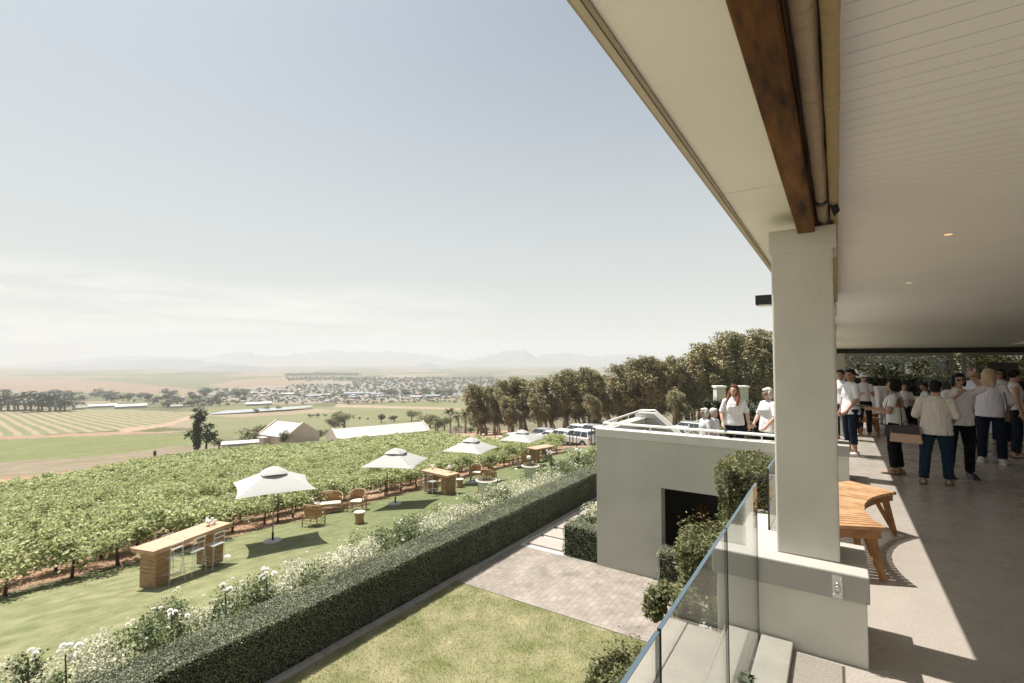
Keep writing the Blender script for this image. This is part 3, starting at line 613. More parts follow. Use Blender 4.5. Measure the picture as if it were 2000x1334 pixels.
column_shrub('upright_shrub','tall loose upright shrub rising behind the glass, in front of the dark opening',(-1.06,4.95,GZ),(.30,.48,1),GZ*-1+.22,22000,.04,M_shrub,11)
column_shrub('upright_shrub','bushy green shrub at the lower left of the glass balustrade, beside the lawn',(-1.27,3.15,GZ),(.19,.42,1),2.66,22000,.036,M_shrub,12)
False and column_shrub('upright_shrub','small leaning shrub leaves low against the tall shrub near the wall opening',(-1.42,5.5,GZ),(.2,.2,1),1.75,3000,.05,M_shrub,15)
for i,(x,y,s_) in enumerate(((-1.0,3.98,.2),(-.78,4.02,.17),(-1.25,4.0,.2))):
    shrub('low_shrub',['low wispy grey green shrub at the end of the coping, right below the glass joint','wispy low shrub against the plinth end, nearest the plinth','low wispy shrub at the outer end of the coping, leftmost of three'][i],(x,y,-.3),(.17,.2,s_),1500,.035,M_shrub,20+i,5,stem=False)
shrub('succulent','tiny dark spiky plant growing at the glass foot between the copings',(-.50,3.12,-.05),(.07,.1,.06),200,.05,M_dtree,31,3,stem=False)
# terracotta shrub inside the passage
shrub('rust_leaved_bush','small rust orange bush seen in the dark opening of the grey wall',(-2.75,12.6,GZ),(.3,.25,.6),700,.09,M_orange,33,5)
# ---- roses and pale shrubs along the far side of the hedge
def petal_mesh(rg,r=.045):
    mb=MB()
    for k in range(3):
        for i in range(6):
            a=i*1.047+k*.5; rr=r*(.35+.3*k); z=r*(.75-.3*k)
            c=Vector((rr*math.cos(a),rr*math.sin(a),z)); t_=Vector((-math.sin(a),math.cos(a),0))*r*.5; o=Vector((math.cos(a),math.sin(a),.9-.35*k))*r*.5
            mb.quad(c-t_-o*.4,c+t_-o*.4,c+t_*.8+o*.7,c-t_*.8+o*.7)
    mb.ell((0,0,r*.5),(r*.5,r*.5,r*.45),7,5)
    return mb
fl0=petal_mesh(rng).build('flower',M_petal); FL=fl0.data; bpy.data.objects.remove(fl0)
def rose_proto(seed,pale):
    rg=np.random.default_rng(seed); P=[]
    for i in range(9):
        a=rg.uniform(0,6.28); k=rg.uniform(0,.38); P.append(blob_pts(rg,230 if pale else 130,(k*math.cos(a),k*math.sin(a),rg.uniform(.35,1.0)),(.24,.24,.2),.2))
    V,F=leaves(np.concatenate(P),.05,rg); return np_mesh('foliage',V,F)
PROTO={(i,p):rose_proto(40+i+10*p,p) for i in range(4) for p in (0,1)}
for (k,me_) in PROTO.items(): me_.materials.append(M_pale if k[1] else M_rose)
stemmb=MB()
for i in range(7):
    a=i*.9; stemmb.tube([(0,0,0),(.08*math.cos(a),.08*math.sin(a),.5),(.22*math.cos(a),.22*math.sin(a),1.0)],[.014,.01,.006],5)
st0=stemmb.build('stem',M_bark); ST=st0.data; bpy.data.objects.remove(st0)
def rose(x,y,z,s,pale,nfl,seed,label=None,sx=1):
    rg=np.random.default_rng(seed)
    t=thing('rose_bush' if not pale else 'variegated_shrub',label or ('pale cream leaved shrub in the mixed border behind the long hedge' if pale else 'dark green rose bush with white blooms in the border behind the long hedge'),'rose bush' if not pale else 'shrub',(x,y,z),rg.uniform(0,6),'pale shrubs along the border' if pale else 'rose bushes along the border')
    t.scale=(s*sx,s*sx,s)
    o=link('foliage',PROTO[(int(rg.integers(4)),int(pale))],None,t); link('stem',ST,None,t).scale=(.9,.9,.72)
    for i in range(nfl):
        a=rg.uniform(0,6.28); k=rg.uniform(.1,.55); f=link('flower',FL,None,t); f.location=(k*math.cos(a),k*math.sin(a),rg.uniform(.85,1.28) if rg.random()<.75 else rg.uniform(.5,.9)); f.rotation_euler=(rg.uniform(-.6,.6),rg.uniform(-.6,.6),a); q=rg.uniform(.42,.75)/max(s,.6); f.scale=(q,q,q)
    return t
rg=np.random.default_rng(77)
y=1.5; i=0
while y<22:
    dark=[(3,4.9),(8.0,9.3),(11.0,12.3),(13.9,14.5),(15.6,30)]
    isd=any(a<y<b for a,b in dark)
    for j,(xo,drop) in enumerate(((-8.25,0),(-8.85,.12),(-9.4,.28))):
        x=xo+rg.uniform(-.12,.12); dk=isd if rg.random()<.85 else not isd; zt=-1.93+rg.uniform(-.09,.09)+(.1 if dk else 0)-drop
        yy=y+rg.uniform(-.2,.2); z=float(terrain(x,yy))-.03; s_=(zt-z)/1.22
        rose(x,yy,z,s_,not dk,(int(rg.integers(2,6)) if dk else int(rg.integers(0,3))),300+i*3+j,sx=.85)
    y+=.62; i+=1
# tall rose stems standing free
def tall_rose(px,py,X0,seed,label,nf=5):
    # stands in the border at depth y where it appears in the photograph
    X0=-8.3 if X0<10 else (-7.85 if X0<14 else -9.2); d=ray(px,py); p=CAM+d*(X0/d[0]); y=p[1]; gz=float(terrain(p[0],y)); h=p[2]-gz
    t=thing('tall_rose',label,'rose',(p[0],y,gz)); rg=np.random.default_rng(seed)
    P=np.concatenate([blob_pts(rg,90,(rg.normal(0,.11),rg.normal(0,.11),h-rg.uniform(.12,.7)),(.11,.11,.16),.1) for _ in range(4)])
    leaf_obj('foliage',P,.05,rg,M_rose,t); MB().tube([(0,0,0),(.03,.02,h*.5),(0,0,h-.1)],[.016,.012,.008],6).build('stem',M_bark,t)
    for i in range(nf):
        f=link('flower',FL,None,t); a=rg.uniform(0,6.28); k=rg.uniform(.02,.16); f.location=(k*math.cos(a),k*math.sin(a),h+rg.uniform(-.16,.03)); q=rg.uniform(.55,.9); f.scale=(q,q,q); f.rotation_euler=(rg.uniform(-.5,.5),rg.uniform(-.5,.5),0)
    return t
tall_rose(55,1268,2.6,1,'single white rose on a thin stem at the far lower left corner',2)
tall_rose(128,1262,3.1,2,'cluster of white roses just right of the lone bloom at lower left',5)
tall_rose(335,1180,4.6,3,'tall white rose with dark leafy stem standing above the long hedge, left of centre border',3)
tall_rose(440,1145,5.9,4,'pair of white rose blooms leaning out above the lawn near the first bar table shadow',3)
tall_rose(520,1115,6.9,5,'loose spray of white roses at the border edge below the first umbrella shadow',8)
tall_rose(740,795,0,6,'x',0) if False else None
tall_rose(978,945,13.2,7,'small standard rose tree with round dark head beside the long hedge',4)
tall_rose(1075,880,18.5,8,'white rose spray nearest the third bar table',8)
tall_rose(1130,876,19.2,9,'white rose cluster at the far end of the border beside the grey wall corner',9)
# roses inside the far bed by the wall, and beyond the stair
for i,(x,y) in enumerate(((-4.95,11.6),(-4.95,12.3),(-4.9,13.1),(-4.95,14.0))): rose(x,y,GZ,1.0,True,3,500+i,'pale flowering shrub between the narrow hedge and the grey wall side')
for i,(px,py,dist) in enumerate(((1372,822,15.5),(1392,815,16.3),(1412,822,15.8),(1425,826,16.6),(1352,832,16.8),(1440,832,17.0))):
    d=ray(px,py); d=d/np.linalg.norm(d); p=CAM+d*dist; z=float(terrain(p[0],p[1])); rose(p[0],p[1],z,max(.9,(p[2]-z)/1.15),False,7,520+i,'white flowering rose bush behind the handrail beside the red haired woman',sx=.8)
for i,(px,py,dist,r_) in enumerate(((1393,783,17.5,.35),(1440,795,18.5,.3),(1462,792,18.8,.32),(1482,800,18.0,.3))):
    d=ray(px,py); d=d/np.linalg.norm(d); p=CAM+d*dist; z=float(terrain(p[0],p[1]))
    column_shrub('conifer_column',['clipped dark green column shrub left of the red haired woman','dark clipped column shrub directly behind the red haired woman','dark clipped column shrub between the two women','dark clipped column shrub just left of the blonde woman at the rail'][i],(p[0],p[1],z),(r_,r_,1),p[2]-z,2600,.09,M_dtree,600+i)
# ---------------------------------------------------------------- vines
def vine_mesh(seed,n,size):
    rg=np.random.default_rng(seed); P=[]
    for i in range(8):
        P.append(blob_pts(rg,n//8,(rg.normal(0,.32),rg.uniform(-.66,.66),rg.uniform(.62,1.12)),(.42,.38,.28),.25,top=.3))
    P.append(np.stack([rg.normal(0,.45,n//8),rg.uniform(-.8,.8,n//8),rg.uniform(.5,.95,n//8)],1))
    return leaves(np.concatenate(P),size,rg,aspect=1.15)
VM=[]
for i in range(5):
    V,F=vine_mesh(900+i,1150,.10); m_=np_mesh('foliage',V,F); m_.materials.append(M_vine); VM.append(m_)
tm=MB(); tm.tube([(0,0,-.05),(.03,.02,.35),(-.02,.05,.7)],[.05,.038,.03],7); tm.tube([(-.02,.05,.65),(0,.5,.82)],[.025,.015],5); tm.tube([(-.02,.05,.65),(.02,-.5,.8)],[.025,.015],5)
t0=tm.build('trunk',M_bark,smooth=True); TM=t0.data; bpy.data.objects.remove(t0)
bound=[(-300,995),(0,968),(130,942),(250,918),(330,902),(400,890),(470,884),(520,880),(640,876),(700,866),(840,853),(868,862),(960,872),(1078,874),(1100,885),(1400,885)]
bx_=[b_[0] for b_ in bound]; by_=[b_[1] for b_ in bound]
cand=[]; rg=np.random.default_rng(5)
for row in range(60):
    xr=-row*1.8
    for yy in np.arange(-8,135,1.3):
        x=float(lawn_edge(yy))-np.interp(yy,[0,8,12],[.45,.6,1.0])+xr+rg.normal(0,.08); y=yy+rg.normal(0,.1); z=float(terrain(x,y)); px,py,wv_=project((x,y,z+.2))
        if wv_<1 or px<-120 or px>1175 or py<np.interp(px,bx_,by_): continue
        cand.append((math.hypot(x,y),x,y,z,row))
cand.sort(); print('vines',len(cand))
for k,(r_,x,y,z,row) in enumerate(cand[:300]):
    lab='leafy green vine with twisted trunk in the front row beside the lawn' if row==0 else 'leafy green vine inside the block of vineyard rows'
    t=thing('grape_vine',lab,'vine',(x,y,z),rg.choice([0,math.pi])+rg.normal(0,.12),'vines in the front row' if row==0 else 'vines in the nearer vineyard rows')
    s=rg.uniform(.92,1.15); t.scale=(s,s,s*rg.uniform(.9,1.1))
    link('foliage',VM[int(rg.integers(5))],None,t); link('trunk',TM,None,t)
rest=cand[300:]; Vs=[];Fs=[];off=0
base=[vine_mesh(950+i,380,.17) for i in range(4)]
for k,(r_,x,y,z,row) in enumerate(rest):
    if r_>75: continue
    V,F=base[k%4]; a=rg.choice([0,math.pi])+rg.normal(0,.1); s=rg.uniform(.92,1.15); c,s2=math.cos(a),math.sin(a)
    W=np.stack([V[:,0]*c-V[:,1]*s2,V[:,0]*s2+V[:,1]*c,V[:,2]*rg.uniform(.9,1.1)],1)*s+np.array([x,y,z]); Vs.append(W); Fs.append(F+off); off+=len(V)
base=[vine_mesh(970+i,190,.27) for i in range(4)]
for k,(r_,x,y,z,row) in enumerate(rest):
    if r_<=75: continue
    V,F=base[k%4]; s=rg.uniform(.95,1.2); W=V*s+np.array([x,y,z]); Vs.append(W); Fs.append(F+off); off+=len(V)
vo=link('vineyard_rows',np_mesh('vineyard_rows',np.concatenate(Vs),np.concatenate(Fs)),M_vine); tag(vo,'broad block of green vine rows running down the slope behind the lawn','vineyard',kind='stuff')
# trellis along the front row
for i,y in enumerate(np.arange(11.8,46,6.1)):
    x=float(lawn_edge(y))-.55; z=float(terrain(x,y))
    t=thing('trellis_post','dark wooden trellis post at the front of the vine row','post',(x,y,z),0,'trellis posts along the lawn edge')
    MB().tube([(0,0,-.1),(0,0,1.2)],.04,8).build('post',M_bark,t,smooth=True); MB().tube([(0,0,1.2),(0,0,1.23)],[.043,.02],8).build('post_top',M_bark,t)
dp=MB(); ys=np.arange(-4,46,1.0); dp.tube([(float(lawn_edge(y))-.9,y,float(terrain(float(lawn_edge(y))-.9,y))+.48-.05*math.sin(y*1.03)**2) for y in ys],.012,5)
tag(dp.build('irrigation_pipe',M_black),'thin black irrigation pipe strung along the front vine row','pipe')
# ---------------------------------------------------------------- trees
def gum_mesh(seed,lean=-1):
    rg=np.random.default_rng(seed); H=10.0; P=[]; tr=MB()
    nst=rg.integers(2,4)
    for s_ in range(nst):
        bx0=rg.normal(0,.5); by0=rg.normal(0,.4); pts=[]; 
        for q in range(7):
            t=q/6; pts.append((bx0+lean*1.7*t**1.5+rg.normal(0,.12),by0+rg.normal(0,.15)+.3*t,H*.72*t))
        tr.tube(pts,[.24*(1-.75*q/6) for q in range(7)],7)
        for q in (3,4,5,6):
            for b_ in range(3):
                a=rg.uniform(0,6.28); L=rg.uniform(.9,2.0); p=Vector(pts[q]); e=p+Vector((math.cos(a)*L*.7+lean*.5,math.sin(a)*L*.7,L*.8)); tr.tube([p,(p+e)/2+Vector((0,0,-.1)),e],[.06,.045,.02],5)
    for i in range(92):
        t=rg.random()**.8; z=H*(.26+.72*t); wd=2.6*math.sin(math.pi*min(1,(t*.68+.18)))**.7
        a=rg.uniform(0,6.28); k=rg.uniform(.25,1)*wd
        c=(lean*1.5*t**1.4+k*math.cos(a),k*math.sin(a)*.95,z-.3); r=rg.choice([.3,.42,.55,.7])
        q_=blob_pts(rg,int(70+170*r),(0,0,0),(r*1.15,r*1.15,r*1.45),.4,top=.3); q_[:,0]+=lean*.38*q_[:,2]; P.append(q_+np.array(c))
    P=np.concatenate(P); V,F=leaves(P,.26,rg,aspect=2.2,upbias=.5)
    lm=np_mesh('crown',V,F); lm.materials.append(M_gum)
    t0=tr.build('trunk',M_trunk,smooth=True); tm_=t0.data; bpy.data.objects.remove(t0)
    return lm,tm_
GUM=[gum_mesh(700+i) for i in range(5)]
def gum(px,py_base,py_top,dist_w,seed,label,group='windswept gum trees in the row'):
    rg=np.random.default_rng(seed)
    d=ray(px,704); t_=dist_w/((d@fw)); x,y=(d*t_)[:2]; z=float(terrain(x,y)); top=CAMZ+(704-py_top)/F_PX*dist_w
    s=(top-z)/9.9; t=thing('gum_tree',label,'tree',(x,y,z-.1),rg.normal(R(35),.25),group); sw=s*rg.uniform(.95,1.15)
    t.scale=(sw,sw,s); lm,tm_=GUM[int(rg.integers(5))]; link('crown',lm,None,t); link('trunk',tm_,None,t); return t
tops=[(935,758),(948,750),(975,752),(1000,742),(1030,738),(1060,742),(1085,738),(1112,728),(1140,722),(1168,718),(1190,728),(1215,738),(1240,712),(1268,700),(1295,696),(1325,704),(1350,694),(1380,686),(1410,672),(1440,664),(1468,650),(1500,654),(1525,645)]
wd=lambda px: np.interp(px,[930,1100,1300,1520],[94,84,72,62])
k=0; rg=np.random.default_rng(66)
for (px,tp) in tops:
    gum(px+rg.uniform(-3,3),0,tp,wd(px),k,'tall windswept gum tree with pale trunk in the long row behind the parked cars'); k+=1
for px in range(945,1560,27):
    tp=np.interp(px,[a for a,b_ in tops],[b_ for a,b_ in tops])+rg.uniform(14,34); gum(px+rg.uniform(-6,6),0,tp,wd(px)*rg.uniform(1.04,1.14),k+40,'dusky gum tree filling the back of the tree row','gum trees in the second row'); k+=1
for px,tp,f in ((1165,770,.93),(1002,775,.94),(1330,760,.94),(1060,765,.95)):
    gum(px,0,tp,wd(px)*f,k+90,'smaller gum tree standing in front of the row near the parked cars','smaller gum trees'); k+=1
# trees outside the far glazing
for i,(px,tp) in enumerate(((1640,640),(1700,640),(1760,645),(1820,640),(1880,650),(1940,640),(2010,640),(2080,640),(2140,640))):
    wq=27+i%3*1.6; d=ray(px,704); x,y=(d*(wq/(d@fw)))[:2]; z=float(terrain(x,y)); rg2=np.random.default_rng(800+i)
    t=thing('garden_tree','leafy sunlit tree growing close outside the far windows','tree',(x,y,z),rg2.uniform(0,6),'trees outside the far windows')
    P=np.concatenate([blob_pts(rg2,260,(rg2.normal(0,1.1),rg2.normal(0,.9),rg2.uniform(.5,4.2)),(.75,.75,.65),.4,top=.3) for _ in range(18)])
    leaf_obj('crown',P,.15,rg2,M_shrub,t); tt=MB(); tt.tube([(0,0,0),(.1,0,2),(0,.1,3.5)],[.15,.1,.05],7); tt.build('trunk',M_trunk,t)
# generic round tree copies for the valley
def round_mesh(seed,m,n=420,leaf=.55,flat=.8):
    rg=np.random.default_rng(seed); P=np.concatenate([blob_pts(rg,n//9,(rg.normal(0,.9),rg.normal(0,.9),2.4+rg.normal(0,.55)),(1.2,1.2,1.0*flat),.3,top=.3) for _ in range(9)])
    V,F=leaves(P,leaf,rg,aspect=1.4); me_=np_mesh('crown',V,F); me_.materials.append(m); return me_
RT=[round_mesh(1000+i,M_dtree) for i in range(4)]
RTs=[round_mesh(1010+i,M_shrub,1500,.28) for i in range(3)]
tt=MB(); tt.tube([(0,0,-.3),(.1,0,1.2),(0,.1,2.4)],[.22,.15,.08],6); t0=tt.build('trunk',M_bark); RTT=t0.data; bpy.data.objects.remove(t0)
def rtree(px,py,hpx,label,name='tree',protos=RT,group=None,cat='tree',wide=1.0,seed=0,p=None):
    p=on_t(px,py) if p is None else p; ww_=(np.array(p)-CAM)@fw; H=hpx*ww_/F_PX; s=H/4.0; rg=np.random.default_rng(seed+int(px*7+py*3)%9999)
    t=thing(name,label,cat,p,rg.uniform(0,6),group); t.scale=(s*wide,s*wide,s); link('crown',protos[int(rg.integers(len(protos)))],None,t); link('trunk',RTT,None,t); return t
rg=np.random.default_rng(12)
# big dark trees at the left edge, then the tree belt across the valley
for i in range(13):
    px=-8+i*11.5+rg.uniform(-3,3); rtree(px,803+rg.uniform(-2,1),rg.uniform(26,38),'big dark umbrella shaped tree in the grove at the left edge of the valley',group='dark trees at the left edge',wide=1.3,seed=i)
for i in range(120):
    px=rg.uniform(0,480); py=rg.uniform(773,797)-abs(px-200)*.01; 
    if 165<px<285 and py>786: continue
    rtree(px,py,rg.uniform(6,15),'small dark tree in the belt across the valley floor',group='trees in the valley belt',wide=rg.uniform(1.1,1.8),seed=i)
for i in range(26):
    px=rg.choice([rg.uniform(740,800),rg.uniform(825,930)]); rtree(px,rg.uniform(768,774),rg.uniform(7,11),'dark bushy tree in the clump below the town',group='trees below the town',wide=1.7,seed=i+300)
for i,(px,py,h) in enumerate(((606,816,7),(620,815,7),(635,814,5),(652,815,6),(690,818,5),(702,819,5),(718,820,4),(520,802,8),(545,801,8),(500,806,8),(680,790,6),(590,790,5),(730,788,4),(560,790,6))):
    rtree(px,py,h,'small dark bush dotted alone on the green field above the barns',group='bushes dotted on the field',wide=1.5,seed=i,name='bush',cat='bush')
for i in range(44):
    px=560+i*3.2; rtree(px,734-1.2*math.sin(i/44*3.1)+rg.uniform(-.5,.5),rg.uniform(3.5,5.5),'dark tree in the distant line along the hilltop above the gold field',group='hilltop tree line',wide=2.2,seed=i+500)
# near single trees
rtree(402,880,50,'dark spreading conifer beside the tall narrow tree near the shed',protos=[RT[0],RT[1]],wide=.85)
p=on_t(386,882); ww_=(p-CAM)@fw; H=86*ww_/F_PX
t=thing('narrow_tree','tall narrow dark tree with ragged top, left of the small shed','tree',p); rg2=np.random.default_rng(4)
P=np.concatenate([blob_pts(rg2,110,(rg2.normal(0,.05)*H,rg2.normal(0,.05)*H,H*q),(H*.085*(1.5 if q>.75 else 1),)*2+(H*.08,),.3) for q in np.linspace(.12,.93,14)])
leaf_obj('crown',P,.6,rg2,M_dtree,t); MB().tube([(0,0,0),(0,0,H*.8)],[.35,.12],7).build('trunk',M_bark,t)
rtree(302,898,20,'small lone dark cypress stump tree standing in the dry strip','small_tree',wide=.35)
for i,(px,py,h,wd_) in enumerate(((427,876,15,1.3),(500,870,32,1.3),(524,872,17,1.1),(556,872,24,.75),(592,866,24,.7),(623,864,22,.8),(657,862,18,.8),(692,859,15,.7),(718,857,14,.8),(745,854,14,.6),(775,850,12,.7),(800,848,14,.7),(826,846,16,.7),(672,838,26,1.3),(650,842,20,.8),(662,832,22,1.0),(745,826,14,1.0),(770,824,10,1.5),(804,822,18,1.0),(840,836,22,1.2),(855,842,20,1.0))):
    rtree(px,py,h*1.35,['round green bush beside the barn buildings','leafy young tree in the line before the long barn'][h<18],'barn_tree',RTs if h>16 else RT,'young trees around the barns',wide=wd_,seed=i)
# palms
def palm(px,py,hpx,label,seed,lean=0):
    rg=np.random.default_rng(seed); p=on_t(px,py); ww_=(p-CAM)@fw; H=hpx*ww_/F_PX
    t=thing('palm_tree',label,'palm',p,rg.uniform(0,6)); th=H*.66
    MB().tube([(0,0,-.2),(lean*.3,0,th*.5),(lean,0,th)],[.33,.22,.20],9).build('trunk',M_trunk,t,smooth=True)
    V=[];F=[]
    for i in range(34):
        a=rg.uniform(0,6.28); e=rg.uniform(-.35,1.25); L=H*.36*rg.uniform(.85,1.1); prev=None
        pts=[]
        for q in range(7):
            u=q/6; r_=L*u*math.cos(e)*(1-.1*u); z=th+L*(u*math.sin(e)-.55*u*u); pts.append(Vector((lean+r_*math.cos(a),r_*math.sin(a),z)))
        for q in range(1,7):
            c=pts[q]; d_=(pts[q]-pts[q-1]).normalized(); sd_=d_.cross(Vector((0,0,1))).normalized()
            for sg in (-1,1):
                for h_ in (0,.33,.66):
                    b0=pts[q-1].lerp(pts[q],h_); Lf=L*.20*(1-.5*abs(q/6-.4)); e2=b0+sd_*sg*Lf+d_*Lf*.6-Vector((0,0,Lf*.25)); n_=len(V); w_=d_*L*.022
                    V+= [b0-w_,b0+w_,e2+w_*.3,e2-w_*.3]; F.append((n_,n_+1,n_+2,n_+3))
    link('fronds',np_mesh('fronds',[tuple(v) for v in V],F),M_palm,t)
palm(880,846,60,'tall dark palm tree, the leftmost tall one beside the driveway',1,.4)
palm(896,845,52,'slim palm tree in the middle of the palm group',2,-.3)
palm(909,846,58,'thick trunked palm with full round head, right end of the palm group',3)
palm(851,845,34,'short palm tree at the left end by the long barn',4)
for i,(px,py,h,wd_) in enumerate(((868,840,28,1.1),(925,842,30,1.2),(938,842,40,.9),(895,846,16,1.3),(920,846,12,1.4),(945,846,12,1.4))): rtree(px,py,h,'bushy green tree among the palms at the end of the driveway','garden_tree',RTs,'bushes among the palms',wide=wd_,seed=i+70)
hedge_box('garden_hedge','dense green hedge outside the far windows behind the tables',-.6,13.5,28.2,29.2,-.1,1.15,m=M_dtree,leaf=.12,dens=260,seed=91)
# ================================================================ FURNITURE ON THE LAWN
M_uc=mat('parasol_canvas',(.50,.49,.47),.8,var=.02,scale=3,bump=.1,trans=.2)
M_pole=mat('pole_grey',(.42,.43,.43),.35,metal=.6)
M_base=mat('granite_base',(.45,.44,.43),.7,var=.1,scale=30)
M_ply=mat('crate_pine',(.42,.25,.15),.6,col2=(.55,.36,.245),scale=3,stretch=(1,6,1),bump=.3,bscale=10)
M_ply2=mat('crate_pine_dark',(.22,.12,.06),.6,col2=(.46,.29,.16),scale=5,stretch=(1,1,7),bump=.3,bscale=10)
M_wick=mat('wicker',(.28,.155,.075),.6,col2=(.52,.33,.18),scale=40,bump=1,bscale=60)
M_cush=mat('cushion',(.66,.56,.44),.9,var=.05,scale=8,bump=.3)
M_cushw=mat('cushion_white',(.80,.77,.72),.9,bump=.3,bscale=20)
M_urn=mat('urn_stone',(.52,.53,.50),.8,col2=(.70,.69,.65),scale=5,bump=.4,bscale=30)
def parasol(px,py,yaw,label):
    p=on_t(px,py)+np.array([0,0,.03]); t=thing('parasol',label,'parasol',p,R(yaw),'white square parasols on the lawn')
    MB().loft([(0,0,0,.30,.30),(0,0,.05,.30,.30),(0,0,.07,.26,.26)],24).build('base',M_base,t,smooth=False,bevel=.005)
    MB().tube([(0,0,.05),(0,0,2.47)],.022,10).build('pole',M_pole,t,smooth=True)
    MB().tube([(0,0,.07),(0,0,.32)],.035,10).build('pole_sleeve',M_black,t,smooth=True)
    S=1.2; N=16; v=[];f=[]
    for i in range(N+1):
        for j in range(N+1):
            u=2*i/N-1; w_=2*j/N-1; r_=max(abs(u),abs(w_)); 
            ku=1-.085*(1-w_*w_)*abs(u)**3; kw=1-.085*(1-u*u)*abs(w_)**3
            dg=min(abs(u),abs(w_))/max(r_,.01)
            z=2.50-.60*r_**1.05-.035*r_*(1-r_)*(1-dg)*2; v.append((S*u*ku,S*w_*kw,z))
    for i in range(N):
        for j in range(N): a=i*(N+1)+j; f.append((a,a+N+1,a+N+2,a+1))
    mb=MB(); mb.add(v,f); o=mb.build('canopy',M_uc,t,smooth=False); so=o.modifiers.new('s','SOLIDIFY'); so.thickness=.006
    v=[];f=[]
    for i in range(9):
        for j in range(9):
            u=2*i/8-1; w_=2*j/8-1; r_=max(abs(u),abs(w_)); v.append((.46*u*(1-.12*w_*w_),.42*w_*(1-.12*u*u),2.575-.20*r_**1.3-.02*abs(u*w_)))
    for i in range(8):
        for j in range(8): a=i*9+j; f.append((a,a+9,a+10,a+1))
    o=MB().add(v,f).build('vent_cap',M_uc,t,smooth=False); so=o.modifiers.new('s','SOLIDIFY'); so.thickness=.006
    for k in range(4):
        a=R(45+90*k); rb=MB(); rb.tube([(0,0,2.42),(1.15*math.cos(a)*1.38,1.15*math.sin(a)*1.38,1.90)],.010,5); rb.build('rib',M_pole,t)
    return t
parasol(532.5,1060,-25.5,'largest white parasol, nearest the camera, between the long bar table and the wicker sofa')
parasol(772,986,27,'white parasol second from the left, beside the middle bar table')
parasol(919,944,12,'white parasol third from the left, over the wicker seats near the stone urn')
parasol(1019,912,8,'farthest white parasol, in front of the parked white cars')
def bar_table(c,yaw,L,W,label,seed):
    z=float(terrain(*c))+.03; t=thing('bar_table',label,'bar table',(c[0],c[1],z),R(yaw),'crate built bar tables on the lawn'); rg=np.random.default_rng(seed)
    n_=max(4,int(L/.16)); tb=MB(); y0=-L/2
    for i in range(n_):
        w_=L/n_; tb.box(y0+.002,y0+w_-.002,-W/2,W/2,1.02+rg.uniform(0,.006),1.09+rg.uniform(0,.006)); y0+=w_
    tb.box(-L/2+.01,L/2-.01,-W/2+.003,W/2-.003,.985,1.019); tb.build('tabletop',M_ply,t)
    for sx in (-1,1):
        pm=MB(); k=9
        for i in range(k):
            z0=i*.985/k; e=rg.uniform(-.008,.008); xx=sx*(L/2-.36)
            pm.box(xx-.20+e,xx+.20+e,-W*.36+e,W*.36+e,z0+.003,z0+.985/k-.004)
        pm.box(sx*(L/2-.36)-.18,sx*(L/2-.36)+.18,-W*.34,W*.34,0,.98); pm.build('pedestal',M_ply2,t)
    return t
bar_table((-15.28,6.57),106,2.35,.78,'long timber bar table nearest the camera at the left of the lawn, with clear stools',1)
bar_table((-16.95,19.0),-7,2.0,.85,'timber bar table between the second and third parasols',2)
bar_table((-18.7,32.2),78,2.1,1.0,'farthest timber bar table, beside the farthest parasol and the parked cars',3)
def stool(c,yaw,label):
    z=float(terrain(*c))+.03; t=thing('clear_bar_stool',label,'bar stool',(c[0],c[1],z),R(yaw),'clear plastic bar stools')
    MB().box(-.19,.19,-.19,.19,.70,.715).build('seat',M_clear,t,bevel=.01)
    bk=MB(); 
    for sx in (-1,1): bk.tube([(sx*.17,-.17,.71),(sx*.165,-.2,1.05)],.014,6)
    bk.tube([(-.165,-.2,1.05),(.165,-.2,1.05)],.016,6); bk.tube([(-.165,-.195,.92),(.165,-.195,.92)],.01,6); bk.build('backrest',M_clear,t)
    for sx in (-1,1):
        for sy in (-1,1): MB().tube([(sx*.17,sy*.17,.7),(sx*.22,sy*.22,0)],[.015,.012],6).build('leg',M_clear,t)
    ft=MB(); q=.20
    for a,b_ in (((-q,-q),(q,-q)),((q,-q),(q,q)),((q,q),(-q,q)),((-q,q),(-q,-q))): ft.tube([(a[0],a[1],.3),(b_[0],b_[1],.3)],.009,5)
    ft.build('foot_rail',M_clear,t)
for i,(c,yw) in enumerate((((-14.78,6.05),105),((-14.85,6.62),105),((-14.95,7.2),105))): stool(c,yw,['clear plastic bar stool at the near bar table, closest to its left pedestal','middle clear plastic bar stool under the near bar table','clear plastic bar stool by the right pedestal of the near bar table'][i])
stool((-15.85,6.5),-75,'clear plastic bar stool behind the near bar table on the vineyard side')
stool((-16.85,18.35),0,'clear plastic bar stool between the pedestals of the middle bar table')
stool((-18.05,19.3),90,'faint clear plastic bar stool left of the middle bar table')
stool((-18.1,32.2),-12,'clear plastic bar stool at the farthest bar table')
